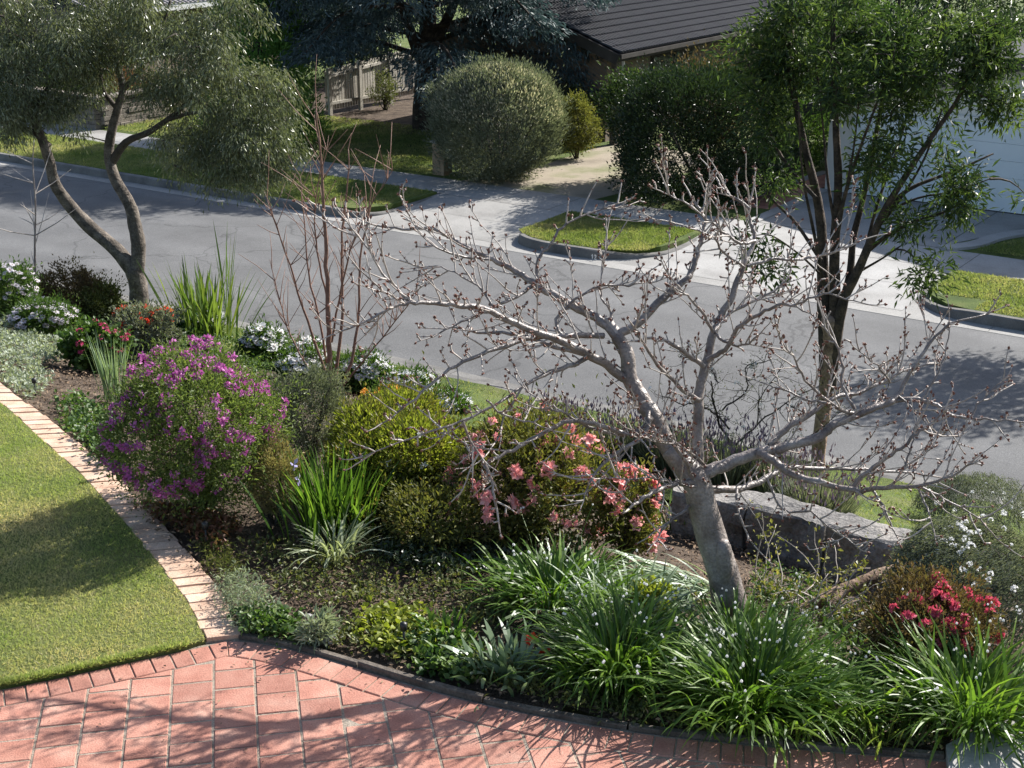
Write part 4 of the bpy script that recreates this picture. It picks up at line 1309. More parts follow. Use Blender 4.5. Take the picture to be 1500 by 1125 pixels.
# --- blue cedar in the front garden over the road
c0 = RS(25.0, 32.4, ZTOP)
t3 = thing('blue_cedar', 'big dark blue cedar with spreading boughs in front of paling fence', 'tree', c0)
mb = MB()
TR = [([c0 + (0, 0, -.1), c0 + (0.0, 0, 1), c0 + (.05, 0, 2.0), c0 + (.1, .1, 3.2), c0 + (.1, .1, 5.5), c0 + (.1, 0, 9.5)], .42, .10),
      ([c0 + (-.05, 0, 1.9), c0 + (-.4, -.1, 2.8), c0 + (-.75, -.2, 4), c0 + (-.9, -.2, 6.5)], .2, .06),
      ([c0 + (.1, 0, 2.1), c0 + (.6, .1, 3.0), c0 + (1.1, .2, 4.2), c0 + (1.4, .2, 6)], .19, .06)]
for P, a, b in TR:
    P = smooth_path(np.array(P), 4); mb.tube(P, np.linspace(a, b, len(P)), 10, rough=0.1)
mb.build('trunk', M['bark_black'], t3, True)
LP, LD, LT = [], [], []
for k in range(44):
    az = k * 2.399 + rng.normal() * .25
    z0 = 1.9 + (k / 34) * 6.5
    R_ = (5.6 - 0.36 * (z0 - 2)) * rng.uniform(.8, 1.12)
    if k >= 34:
        az = math.radians(-150 + (k - 34) * 12) + rng.normal() * .1
        z0 = rng.uniform(4.6, 6.6); R_ = rng.uniform(5.6, 6.8)
    h = np.array([math.cos(az), math.sin(az), 0])
    st = c0 + EZ * z0 + h * 0.15
    P = smooth_path(np.array([st, st + h * R_ * .35 + EZ * .35, st + h * R_ * .7 + EZ * (.25), st + h * R_ + EZ * (-.45 - .15 * rng.random())]), 5)
    mb = MB(); mb.tube(P, np.linspace(.085, .015, len(P)), 6); mb.build('bough', M['bark_black'], t3, True)
    side = np.cross(h, EZ)
    for j in range(170):
        q = rng.uniform(.12, 1.0) ** 0.75
        p = P[min(int(q * (len(P) - 1)), len(P) - 1)]
        wdt = (0.25 + 1.1 * math.sin(min(q * 1.15, 1) * math.pi * .8)) * rng.uniform(-1, 1)
        cpos = p + side * wdt + h * rng.normal() * .15 - EZ * (abs(wdt) * .25 + abs(rng.normal()) * .16)
        m_ = 15
        LP.append(cpos + rng.normal(size=(m_, 3)) * np.array([.13, .13, .1])); LD.append(np.tile(h * .5 + side * np.sign(wdt) * .6 - EZ * .7, (m_, 1)) + rvec(m_) * .7)
        LT.append(np.full(m_, rng.random()))
LP, LD, LT = np.vstack(LP), np.vstack(LD), np.concatenate(LT)
leaves('crown', LP, LD, rvec(len(LP)), 0.17 * rng.uniform(.6, 1.3, len(LP)), ltint(LT), tpl(0.22), M['lf_cedar'], t3)

# --- bright green conifer on the far lawn
c0 = np.array([-6.7, 38.3, ZTOP])
t4 = thing('bright_conifer', 'bright green conifer rising behind the fine leaved tree', 'tree', c0)
mb = MB(); mb.tube([c0, c0 + EZ * 3, c0 + EZ * 6.3], [.13, .08, .02], 8); mb.build('trunk', M['bark_dark'], t4, True)
n = 520
hz = rng.random(n) ** 1.25; az = rng.uniform(0, 2 * math.pi, n); rr = (1.35 * (1 - hz) ** .75 + .1) * rng.uniform(.72, 1.08, n)
C = c0 + np.c_[np.cos(az) * rr, np.sin(az) * rr, .35 + hz * 6.0]
crown('crown', C, 75, .17, .15, tpl(.24), M['lf_conifer'], t4, up=.5, rnd=.6)

# --- street tree standing beyond the right edge of the view: only its shadow falls across the road
c0 = RS(3.9, 26.0 - 1.2, ZV)
t5 = thing('street_tree', 'street tree on the verge whose shadow falls across the road', 'tree', c0)
mb = MB(); mb.tube([c0, c0 + (.05, 0, 1.5), c0 + (0, .1, 3.2), c0 + (.1, 0, 4.6)], [.12, .1, .07, .03], 8); mb.build('trunk', M['bark_dark'], t5, True)
u = rvec(150) * rng.random((150, 1)) ** .5
C = c0 + np.array([0, 0, 4.0]) + u * np.array([1.5, 1.5, 1.1])
attach(np.linspace(c0 + EZ * 2, c0 + EZ * 4.6, 12), C, M['bark_dark'], t5)
crown('crown', C, 40, .2, .14, tpl(.35), M['lf_green'], t5)

# --- trees that close the view behind the houses
for k, (r_, s_, R_, h_, mt, lab) in enumerate([
        (33.5, 38.5, 2.2, 4.2, 'lf_dark', 'dark evergreen between the ribbed roof and the paling fence'),
        (32.0, 47.0, 3.0, 6.0, 'lf_dark', 'tall dark evergreen closing the gap behind the paling fence'),
        (24.0, 52.0, 3.4, 7.0, 'lf_green', 'broad green tree behind the ridge of the tiled roof'),
        (15.0, 47.0, 2.6, 5.0, 'lf_dark', 'dark evergreen beyond the end of the tiled roof'),
        (14.0, 37.0, 1.7, 3.6, 'lf_green', 'green tree between the tiled house and the garage'),
        (43.0, 36.0, 3.0, 5.5, 'lf_dark', 'dark tree beside the ribbed roof at the street bend'),
        (3.0, 49.0, 3.4, 7.0, 'lf_dark', 'dark tree rising above the garage roof')]):
    c0 = RS(r_, s_, ZTOP)
    t_ = thing('background_tree', lab, 'tree', c0)
    mb = MB(); mb.tube([c0, c0 + EZ * h_ * .4, c0 + EZ * h_ * .85], [.16, .12, .04], 7); mb.build('trunk', M['bark_dark'], t_, True)
    u = nrm(rng.normal(size=(260, 3))); f = lobes(u, 14, .35, 50 + k) * (1 - .5 * rng.random(260) ** 2)
    C = c0 + EZ * h_ * .55 + u * f[:, None] * np.array([R_, R_, h_ * .5])
    C = C[C[:, 2] > ZTOP + .2]
    crown('crown', C, 45, R_ * .11, .17, tpl(.4), M[mt], t_, rnd=.9)

# ------------------------------------------------------------------ bare cherry by the drive
b0 = gp(1076, 920); YC = b0[1]
ch = thing('bare_cherry_tree', 'bare cherry tree with pale bark and budding twigs above the strap leaved clumps', 'tree', b0)
mb = MB()
P = trace([(1079, 935), (1066, 872), (1058, 835), (1043, 790), (1030, 745), (1019, 705), (1001, 681), (982, 658)], YC, [0, 0, 0, .02, .04, .05, .07, .1], 5)
mb.tube(P, np.interp(np.linspace(0, 1, len(P)), [0, .1, .25, .68, 1], [.14, .115, .1, .09, .066]), 14, rough=0.05)
trunk = mb.build('trunk', M['bark_cherry'], ch, True)
mb = MB(); P = trace([(1062, 850), (1060, 815), (1058, 792)], YC, [-.05, -.06, -.05], 3); mb.tube(P, [.052, .057, .06, .055, .053, .049, .036], 12); mb.build('pruned_stub', M['bark_cherry'], trunk, True)
twigs, buds, tipsets = MB(), MB(), []
OCT = np.array([(0, 0, -1), (1, 0, 0), (0, 1, 0), (-1, 0, 0), (0, -1, 0), (0, 0, 1.6)], float)
OF = [(0, 2, 1), (0, 3, 2), (0, 4, 3), (0, 1, 4), (5, 1, 2), (5, 2, 3), (5, 3, 4), (5, 4, 1)]


def bud(p, d, r):
    z = nrm(d); a = nrm(np.cross(z, np.array([.3, .5, .8]))); b = np.cross(z, a)
    buds.add(p + r * (OCT[:, :1] * a * .75 + OCT[:, 1:2] * b * .75 + OCT[:, 2:] * z), OF)


def spur(p, d):
    L = rng.uniform(.015, .05)
    e = p + d * L
    twigs.tube([p, (p + e) / 2 + rvec(1)[0] * .004, e], [.0055, .005, .0055], 4)
    for _ in range(rng.integers(2, 5)):
        bud(e + rvec(1)[0] * .007, d + rvec(1)[0] * .7, rng.uniform(.006, .010))


def shoot(p, d, L, r, depth=0):
    n = max(4, int(L / .05))
    Q = [p]; dd = nrm(d)
    for _ in range(n):
        dd = nrm(dd + rvec(1)[0] * .16 + EZ * .05)
        Q.append(Q[-1] + dd * L / n)
    Q = np.array(Q)
    twigs.tube(Q, np.linspace(r, max(r * .5, .0025), len(Q)), 5)
    for i in range(1, len(Q)):
        if rng.random() < .62:
            sd = nrm(np.cross(Q[i] - Q[i - 1], rvec(1)[0]) + EZ * .02)
            if rng.random() < .5: spur(Q[i], nrm(sd + nrm(Q[i] - Q[i - 1]) * .6))
            else: bud(Q[i], sd, rng.uniform(.005, .008))
        if depth < 1 and L > .25 and rng.random() < .22:
            sd = nrm(np.cross(Q[i] - Q[i - 1], rvec(1)[0]) + (Q[i] - Q[i - 1]) / .05 * .6 + EZ * .25)
            shoot(Q[i], sd, L * rng.uniform(.25, .5), r * .65, depth + 1)
    for _ in range(3): bud(Q[-1] + rvec(1)[0] * .005, dd + rvec(1)[0] * .4, .0085)


LIMBS = [  # pixels, start radius, end radius, start depth, depth change, twig density
    ('A', [(1019, 706), (1002, 683), (980, 658), (955, 608), (936, 579), (922, 552), (916, 515), (903, 490)], .088, .050, .05, .15, .5),
    ('A1', [(905, 494), (872, 464), (839, 449), (800, 425), (779, 413), (749, 393), (722, 381), (692, 366), (656, 347), (629, 335), (590, 336), (540, 328)], .038, .007, .2, .9, 1),
    ('A2', [(902, 492), (940, 468), (967, 441), (988, 423), (1009, 404), (1020, 380), (1028, 348), (1033, 319), (1016, 295)], .036, .009, .2, .5, 1),
    ('A3', [(921, 556), (890, 536), (860, 518), (824, 500), (788, 488), (746, 470), (710, 452), (680, 449), (644, 444), (614, 443), (584, 446), (545, 467), (500, 485)], .036, .006, .12, -.8, 1),
    ('A4', [(884, 491), (830, 492), (770, 497), (716, 515), (668, 536), (635, 560), (600, 590), (560, 620)], .024, .005, .2, -1.0, .9),
    ('A4b', [(858, 519), (800, 503), (749, 488), (700, 487), (660, 478)], .02, .006, .05, .4, .9),
    ('A5', [(780, 418), (758, 434), (722, 449), (686, 467), (641, 489)], .016, .006, .5, -.4, .9),
    ('A6', [(866, 521), (833, 537), (798, 549), (763, 568), (731, 589), (677, 617), (610, 640), (530, 668)], .02, .004, .05, -.9, .9),
    ('A7', [(788, 416), (788, 380), (806, 359), (824, 332), (860, 314), (906, 299)], .016, .005, .5, .4, .9),
    ('A8', [(719, 380), (680, 377), (650, 368), (620, 350)], .012, .005, .7, -.2, .9),
    ('A9', [(600, 443), (560, 398), (539, 365), (512, 329)], .011, .004, -.5, .2, .9),
    ('A10', [(595, 445), (560, 425), (527, 394)], .009, .004, -.5, -.1, .9),
    ('A11', [(905, 492), (893, 455), (880, 430), (884, 395), (890, 350)], .011, .004, .2, .3, .8),
    ('A12', [(722, 449), (700, 420), (655, 395), (620, 390)], .010, .004, .3, .2, .9),
    ('A13', [(826, 498), (815, 470), (840, 440), (880, 418), (920, 418), (955, 412)], .014, .006, .1, .3, .9),
    ('B', [(1020, 710), (1023, 653), (1024, 600), (1027, 560), (1036, 525), (1045, 487), (1057, 463), (1076, 425), (1089, 391), (1097, 372), (1106, 348), (1098, 321), (1100, 285)], .046, .008, .08, .7, .6),
    ('B1', [(1031, 536), (1007, 520), (980, 501), (953, 496), (930, 500)], .02, .008, .25, -.3, .9),
    ('B2', [(1025, 586), (1001, 571), (972, 544), (945, 507), (930, 480)], .02, .008, .18, -.4, .9),
    ('B3', [(1046, 487), (1060, 470), (1081, 452), (1121, 433), (1153, 409), (1160, 385)], .017, .005, .3, .4, .9),
    ('B4', [(1037, 525), (1062, 512), (1081, 479), (1113, 460), (1140, 447), (1167, 447), (1205, 431), (1250, 440)], .02, .005, .25, -.5, .9),
    ('B5', [(1095, 390), (1127, 380), (1167, 380), (1205, 374), (1240, 362), (1266, 350)], .014, .005, .5, .3, .8),
    ('B6', [(1050, 490), (1073, 505), (1097, 503), (1115, 487)], .012, .005, .3, -.3, .9),
    ('B7', [(1105, 352), (1084, 356), (1049, 332), (1020, 308), (980, 284)], .014, .005, .55, -.3, 1),
    ('B8', [(1098, 305), (1065, 281), (1047, 260), (1038, 245)], .012, .004, .6, .2, 1),
    ('B9', [(1045, 487), (1028, 456), (1010, 437), (995, 425)], .014, .006, .3, -.2, .8),
    ('B10', [(1090, 391), (1060, 370), (1040, 345), (1000, 330), (960, 322)], .011, .004, .5, -.4, .9),
    ('C', [(1019, 708), (1036, 692), (1065, 680), (1113, 664), (1153, 653), (1200, 639), (1222, 623), (1251, 611), (1284, 596), (1306, 587), (1316, 578), (1328, 556), (1354, 515), (1390, 476), (1445, 460)], .055, .006, .03, .6, .7),
    ('C1', [(1312, 585), (1354, 587), (1373, 594), (1395, 608), (1426, 613), (1462, 616), (1505, 619)], .02, .004, .45, -.3, .9),
    ('C2', [(1127, 650), (1150, 630), (1186, 606), (1222, 584), (1258, 575), (1299, 558), (1323, 544), (1370, 530)], .028, .006, .2, .6, .9),
    ('C3', [(1262, 606), (1234, 601), (1208, 584), (1181, 556), (1160, 520), (1140, 490)], .016, .005, .35, -.4, .9),
    ('C4', [(1251, 600), (1236, 565), (1229, 512), (1200, 472), (1169, 450)], .014, .005, .35, .3, .9),
    ('C5', [(1212, 590), (1181, 585), (1150, 572), (1115, 560)], .012, .005, .3, .1, .9),
    ('C6', [(1350, 585), (1371, 553), (1385, 515), (1392, 472)], .010, .004, .4, .2, .7),
    ('C7', [(1421, 611), (1438, 587), (1468, 557)], .008, .004, .3, .1, .7),
    ('C8', [(1306, 560), (1285, 535), (1260, 515)], .009, .004, .6, -.2, .8),
    ('C9', [(1316, 580), (1340, 600), (1372, 635), (1380, 640)], .009, .004, .45, -.3, .8),
    ('D', [(1026, 716), (1060, 717), (1092, 715), (1129, 696), (1156, 686), (1200, 686), (1267, 688), (1325, 692), (1380, 700)], .034, .006, .08, 1.0, .8),
    ('E', [(1113, 664), (1135, 676), (1160, 695), (1200, 707), (1253, 718), (1283, 715), (1340, 712), (1383, 702), (1428, 678)], .035, .006, .12, -.8, .9),
    ('E1', [(1246, 716), (1270, 690), (1306, 666), (1328, 649), (1342, 635), (1366, 620), (1385, 597)], .018, .007, -.2, .1, 1.2),
    ('E2', [(1277, 716), (1297, 750), (1313, 782)], .011, .004, -.25, -.2, .8),
    ('E3', [(1345, 712), (1383, 730), (1433, 760), (1472, 799)], .010, .004, -.45, -.1, .8),
    ('E4', [(1343, 712), (1357, 743), (1365, 773)], .010, .004, -.45, -.2, .8),
    ('E5', [(1123, 702), (1150, 747), (1187, 750), (1213, 770), (1252, 798)], .011, .004, .1, -.5, .8),
    ('E6', [(1300, 716), (1322, 690), (1335, 650), (1342, 620)], .010, .004, -.3, .2, .8),
    ('F', [(1016, 706), (988, 709), (967, 717), (943, 729), (920, 745)], .028, .010, .0, -.5, .9),
    ('F1', [(950, 604), (945, 636), (899, 666), (871, 694), (854, 733)], .021, .005, .1, -.6, .9),
    ('F2', [(955, 612), (935, 633), (913, 635), (880, 631), (845, 617), (822, 603), (790, 598)], .02, .006, .1, -.5, .9),
    ('F3', [(915, 635), (870, 620), (826, 619), (787, 640), (752, 659), (714, 677), (710, 684), (721, 710), (726, 743)], .019, .008, -.2, -.6, .7),
    ('F5', [(677, 617), (686, 640), (700, 663), (711, 680)], .010, .006, -.8, .0, .8),
    ('F6', [(763, 568), (738, 615), (725, 650), (690, 645)], .008, .004, -.3, -.2, .8),
    ('F7', [(712, 584), (738, 607), (775, 618), (800, 626)], .008, .005, -.6, .1, .8),
    ('G', [(1010, 742), (985, 760), (969, 778), (960, 795)], .012, .004, .0, -.3, .8),
    ('H', [(1079, 716), (1079, 733), (1087, 763), (1105, 800)], .012, .005, .1, -.2, .8),
    ('I', [(1016, 700), (1000, 672), (975, 640), (957, 638)], .016, .008, -.02, -.25, .8),
    ('J', [(1060, 716), (1010, 712), (960, 700), (920, 702), (880, 700)], .009, .004, .08, -.6, .9),
    ('K', [(1040, 690), (1000, 655), (950, 645), (905, 620)], .010, .004, .1, -.7, .9),
]
for nm_, pts, a, b, d0, dd_, dens in LIMBS:
    if nm_ == 'A': dd_ = .28
    elif nm_[0] == 'A': d0 += .12
    P = trace(pts, YC + d0, dd_, 4)
    P = P + rng.normal(size=P.shape) * .004
    m_ = MB(); m_.tube(P, np.linspace(a, b, len(P)) * .82, 10 if a > .03 else 7, rough=.06)
    m_.build('limb', M['bark_cherry'], ch, True)
    seg = np.linalg.norm(np.diff(P, axis=0), axis=1); cum = np.r_[0, np.cumsum(seg)]
    x = .05 if a < .05 else .35
    while x < cum[-1]:
        i = min(np.searchsorted(cum, x), len(P) - 1); i = max(i, 1)
        tdir = nrm(P[i] - P[i - 1]); rad = a + (b - a) * x / cum[-1]
        sd = nrm(np.cross(tdir, rvec(1)[0]) + EZ * .35)
        u_ = rng.random()
        if u_ < .52 * dens: spur(P[i] + sd * rad * .8, nrm(sd + tdir * .4))
        elif u_ < .95 * dens: shoot(P[i] + sd * rad * .5, nrm(sd + tdir * .9), rng.uniform(.08, .40), rng.uniform(.004, .0065))
        x += rng.uniform(.02, .05)
    shoot(P[-1], P[-1] - P[-3], rng.uniform(.08, .18), max(b * .8, .0045))
twigs.build('twigs', M['twig_pale'], ch, True, kind='stuff')
buds.build('buds', M['bud'], ch, False, kind='stuff')

# ------------------------------------------------------------------ flowers, each a small mesh shared by its copies
def petals(n, L, W, lift, ctr=0.0, seed=0, cup=0.0):
    r = np.random.default_rng(seed); V, F = [], []
    for k in range(n):
        a = 2 * math.pi * (k + r.uniform(-.1, .1)) / n
        h = np.array([math.cos(a), math.sin(a), 0]); sd = np.array([-math.sin(a), math.cos(a), 0]); l = L * r.uniform(.85, 1.1); z = lift + r.normal() * .12
        b = len(V)
        V += [h * ctr, h * l * .6 + sd * W / 2 + EZ * z * l * .5, h * l + EZ * (z * l - cup * l), h * l * .6 - sd * W / 2 + EZ * z * l * .5]
        F += [(b, b + 1, b + 2), (b, b + 2, b + 3)]
    return np.array(V), np.array(F)


def daisy_mesh(name, R, mat, eye, seed):
    V, F = petals(12, R, R * .42, .12, R * .12, seed)
    n = len(V); e = R * .24
    E_ = [(e * math.cos(a), e * math.sin(a), e * .25) for a in np.arange(6) / 6 * 2 * math.pi] + [(0, 0, e * .6)]
    F2 = [(n + k, n + (k + 1) % 6, n + 6) for k in range(6)]
    tint = np.r_[np.random.default_rng(seed).random(n), np.full(7, .5)]
    return raw_mesh(name, np.vstack([V, E_]), [np.vstack([F, F2])], [mat, eye], tint=tint, mi=[0] * len(F) + [1] * 6)


def truss_mesh(name, nf, R, fr, mat, seed, np_=5):
    """A cluster of open flowers on a dome."""
    r = np.random.default_rng(seed); VV, FF, TT = [], [], []; off = 0
    for k in range(nf):
        u = nrm(np.array([r.normal(), r.normal(), abs(r.normal()) * .9 + .15]))
        V, F = petals(np_, fr, fr * .75, .55, 0, seed * 31 + k)
        a = nrm(np.cross(u, [.2, .7, .1])); b = np.cross(u, a)
        V = u * R * r.uniform(.6, 1) + V[:, :1] * a + V[:, 1:2] * b + V[:, 2:] * u
        VV.append(V); FF.append(F + off); off += len(V); TT.append(np.full(len(V), r.random()) * .7 + .3 * r.random(len(V)))
    return raw_mesh(name, np.vstack(VV), [np.vstack(FF)], [mat], tint=np.concatenate(TT))


def place(name, meshes, P, up, parent, smin=.8, smax=1.2, tilt=.5):
    for p, u in zip(P, up):
        o = link(name, meshes[rng.integers(0, len(meshes))], parent, p - ORG[parent])
        d = Vector(u + rng.normal(size=3) * tilt)
        q = d.to_track_quat('Z', 'Y')
        o.rotation_mode = 'QUATERNION'
        from mathutils import Quaternion
        o.rotation_quaternion = q @ Quaternion((0, 0, 1), rng.uniform(0, 6.28))
        s_ = rng.uniform(smin, smax); o.scale = (s_, s_, s_)


def on_shell(c, rad, n, seed, amp, cond=None, f0=1.02, low=-.3, lump=11):
    if lump:
        P, u = lump_pts(c, rad, n * 5, seed, lump, low)
    else:
        u = rvec(n * 6); P = c + u * rad * lobes(u, 16, amp, seed + 1)[:, None]
    ug = nrm((P - c) / rad)
    ok = ug[:, 2] > low
    if cond is not None: ok &= cond(ug)
    P, u = P[ok][:n], u[ok][:n]
    return c + (P - c) * f0 + u * (.02 if lump else 0), u


FL = dict(
    daisy=[daisy_mesh('daisy', .05, M['pt_white'], M['pt_eye'], k) for k in range(3)],
    lilac=[daisy_mesh('marguerite', .036, M['pt_lilac'], M['pt_eye'], k + 5) for k in range(3)],
    purple=[truss_mesh('milkwort', 7, .028, .022, M['pt_purple'], k, 3) for k in range(4)],
    pink=[truss_mesh('azalea_truss', 7, .04, .04, M['pt_pink'], k + 10) for k in range(4)],
    magenta=[truss_mesh('geranium_head', 8, .03, .02, M['pt_magenta'], k + 20) for k in range(3)],
    crimson=[truss_mesh('azalea_truss', 6, .035, .036, M['pt_crimson'], k + 30) for k in range(3)],
    orange=[truss_mesh('orange_bloom', 2, .015, .034, M['pt_orange'], k + 40, 6) for k in range(3)],
    red=[truss_mesh('red_bloom', 4, .02, .032, M['pt_red'], k + 50) for k in range(2)],
    redtiny=[truss_mesh('red_floret', 5, .025, .018, M['pt_red'], k + 60, 4) for k in range(3)],
    white=[truss_mesh('white_bloom', 2, .012, .026, M['pt_white'], k + 70) for k in range(2)],
    blue=[truss_mesh('iris_bloom', 2, .015, .035, M['pt_blue'], k + 80, 3) for k in range(2)],
    spray=[truss_mesh('blossom_spray', 12, .036, .014, M['pt_white'], k + 90, 5) for k in range(3)],
    blossom=[truss_mesh('plum_blossom', 3, .02, .017, M['pt_white'], k + 100, 5) for k in range(2)],
)

# ------------------------------------------------------------------ shrubs of the gardens beyond the street
rb, c, rad, C = bush('round_bush', 'big clipped round grey green bush with pale tips beside the gravel drive', 'bush', (632, 84, 828, 270), .085, 60000, M['lf_greygreen'], z=ZTOP, lump=0, seed=3, ncl=1900, amp=.14, spread=.05, inner=.3, low=-1.0, T=tpl(.28), up=.9, rnd=.5, depth=1.0, sink=.1, a=.3)
P, u = on_shell(c, rad, 4200, 3, .14, lambda u: (u[:, 2] > .1), 1.02, lump=0)
leaves('flower_tips', P, u + EZ * .8 + rvec(len(P)) * .3, rvec(len(P)), rng.uniform(.05, .1, len(P)), rng.random(len(P)), tpl(.35), leafmat('lf_tip', [(.2, .18, .145), (.33, .31, .26), (.44, .42, .37)], .3), rb)
bush('golden_bush', 'small golden leaved bush tucked between the round bush and the dark hedge', 'bush', (812, 128, 880, 236), .07, 9000, M['lf_gold'], z=ZTOP, seed=5, ncl=350, amp=.2, spread=.09, depth=.9)
hd = (RS(14.35, 28.95, ZTOP + 1.35), np.array([2.05, 1.75, 1.5]))
bush('clipped_hedge', 'tall dense dark green hedge block behind the small grass island', 'hedge', None, .085, 60000, M['lf_dark'], z=ZTOP, seed=7, ncl=1700, amp=.10, spread=.055, inner=.3, cr=hd, lump=0, squar=.55, rnd=.7, low=-1.0, T=tpl(.42))
bush('laurel_shrub', 'glossy pale green shrub lit along the left top of the hedge', 'shrub', None, .10, 6500, M['lf_bottle'], z=ZTOP, seed=8, ncl=160, amp=.3, spread=.13, cr=(RS(16.6, 29.6, ZTOP + 1.75), np.array([.95, .85, .85])), T=tpl(.45))
bush('bronze_shrub', 'bronze tipped shrub rising behind the dark hedge under the eave', 'shrub', None, .10, 9000, M['lf_bronze'], z=ZTOP, seed=9, ncl=220, amp=.35, spread=.12, cr=(RS(15.4, 31.2, ZTOP + 1.75), np.array([1.5, 1.2, 1.35])), T=tpl(.42))
bush('dark_shrub', 'dark shrub at the foot of the house wall behind the golden bush', 'shrub', None, .08, 7000, M['lf_dark'], z=ZTOP, seed=10, ncl=200, amp=.3, spread=.12, cr=(RS(20.6, 32.6, ZTOP + .7), np.array([1.2, .8, .9])))
rr_, c, rad, C = bush('red_shrub', 'red leaved shrub above the stone garden wall', 'shrub', None, .08, 4500, M['lf_red'], z=ZTOP, seed=11, ncl=140, amp=.3, spread=.13, cr=(RS(33.9, 29.0, ZTOP + .9), np.array([.8, .8, .75])))
bush('wall_shrub', 'dark green shrub growing behind the stone garden wall', 'shrub', None, .09, 8000, M['lf_green'], z=ZTOP, seed=12, ncl=220, amp=.3, spread=.13, cr=(RS(36.2, 29.2, ZTOP + 1.0), np.array([1.7, 1.0, 1.1])))
bush('fence_shrub', 'pale leafed shrub standing against the sunlit paling fence', 'shrub', None, .07, 1800, M['lf_olive'], z=ZTOP, seed=13, ncl=70, amp=.4, spread=.16, cr=(RS(28.3, 34.6, ZTOP + .65), np.array([.45, .45, .6])))
bush('porch_shrub', 'green shrub between the brick path and the tiled house', 'shrub', None, .09, 6000, M['lf_green'], z=ZTOP, seed=14, ncl=180, amp=.3, spread=.14, cr=(RS(13.9, 33.4, ZTOP + .8), np.array([.9, 1.0, .95])))

# ------------------------------------------------------------------ shrubs and clumps of our own bed, back to front
def low_stake(px, py, h, label):
    b = gp(px, py); t_ = thing('garden_light', label, 'garden light', b, None)
    m_ = MB(); m_.tube([b - EZ * .03, b + EZ * h * .8], [.008, .008], 8); m_.build('stake', M['black_plastic'], t_, True)
    m_ = MB(); m_.tube([b + EZ * h * .68, b + EZ * h * .7, b + EZ * h * .95, b + EZ * h], [.016, .022, .024, .01], 10); m_.build('lamp_head', M['black_plastic'], t_, True)


def clump(name, label, cat, px, py, n, L, W, mat, pitch=(60, 88), droop=(20, 70), spread=.1, group=None, lean=None, az=None, k=6, base=None):
    b = gp(px, py) if base is None else base
    t_ = thing(name, label, cat, b, group)
    u = rng.normal(size=(n, 2)) * spread
    B = np.c_[b[:2] + u, np.zeros(n)]; B[:, 2] = ground(B[:, 0], B[:, 1]) - .01
    a_ = np.arctan2(u[:, 1], u[:, 0]) + rng.normal(size=n) * .7 if az is None else az + rng.normal(size=n) * .5
    tips = blades('leaf_blades', B, rng.uniform(L[0], L[1], n), rng.uniform(W * .7, W * 1.2, n), np.radians(rng.uniform(pitch[0], pitch[1], n)), np.radians(rng.uniform(droop[0], droop[1], n)), mat, t_, az=a_, k=k, lean=lean)
    return t_, b, tips


def mound(name, label, cat, box, leaf, n, mat, seed, T=None, ncl=160, **kw):
    return bush(name, label, cat, box, leaf, n, mat, seed=seed, ncl=ncl, T=T or tpl(.5), nstem=8, **kw)


def cover(label, poly, n, size, mat, h, seed, T=None):
    """Low leaves over a patch of the bed outlined in photo pixels."""
    poly = np.array(poly, float); lo, hi = poly.min(0), poly.max(0)
    pts = []
    while len(pts) < n // 6:
        p = rng.uniform(lo, hi); ins = False
        for (x0, y0), (x1, y1) in zip(poly, np.roll(poly, -1, 0)):
            if (y0 > p[1]) != (y1 > p[1]) and p[0] < (x1 - x0) * (p[1] - y0) / (y1 - y0) + x0: ins = not ins
        if ins: pts.append(atz(p[0], p[1], float(ground(*gp_fast(p[0], p[1])))))
    C = np.array(pts); idx = np.repeat(np.arange(len(C)), 6); m = len(idx)
    P = C[idx] + rng.normal(size=(m, 3)) * np.array([.04, .04, 0]); P[:, 2] = ground(P[:, 0], P[:, 1]) + h * (.1 + .9 * rng.random(m)) * (0.3 + vnoise(P[:, :2], 3, seed))
    o = leaves('ground_cover', P, rvec(m) + EZ * .3, rvec(m) * .6 + EZ, size * rng.uniform(.6, 1.3, m), rng.random(m), T or tpl(.6), M[mat], None)
    tag(o, label, 'ground cover')
def gp_fast(px, py):
    z = -0.3
    for _ in range(6):
        p = atz(px, py, z); z = float(ground(p[0], p[1]))
    return p[0], p[1]

# far left corner
b_, c, rad, C = mound('marguerite_bush', 'leafy marguerite bush with pale lilac daisies at the bed corner', 'flowering bush', (-50, 392, 60, 480), .06, 7000, M['lf_green'], 21, tpl(.3))
P, u = on_shell(c, rad, 110, 21, .25, None, 1.08, .0); place('marguerite', FL['lilac'], P, u * .3 + EZ * .9 + np.array([.12, -.15, 0]), b_, 1, 1.5, .3)
b_, c, rad, C = mound('marguerite_bush', 'rounded marguerite bush covered in white lilac daisies below the grey sapling', 'flowering bush', (8, 437, 120, 500), .06, 7500, M['lf_green'], 22, tpl(.3))
P, u = on_shell(c, rad, 150, 22, .25, None, 1.08, .0); place('marguerite', FL['lilac'], P, u * .3 + EZ * .9 + np.array([.12, -.15, 0]), b_, 1, 1.5, .3)
mound('brown_shrub', 'twiggy brown green shrub behind the daisy bushes near the kerb', 'shrub', (45, 392, 165, 470), .045, 9000, M['lf_bronze'], 23, ncl=240, spread=.1)
mound('olive_shrub', 'olive green shrub at the foot of the forked trunk', 'shrub', (95, 415, 185, 475), .045, 7000, M['lf_olive'], 24)
b_, c, rad, C = mound('red_flowered_shrub', 'grey green shrub speckled with red flowers left of the sword leaves', 'flowering shrub', (155, 440, 262, 535), .05, 9500, M['lf_greygreen'], 25, spread=.1)
P, u = on_shell(c, rad, 75, 25, .25, lambda u: u[:, 2] > .25); place('red_floret', FL['redtiny'], P, u + EZ, b_)
b_, c, rad, C = mound('geranium', 'bushy geranium with bright pink flower heads', 'flowering plant', (92, 478, 186, 548), .06, 3800, M['lf_green'], 26, tpl(.8, kind='broad'))
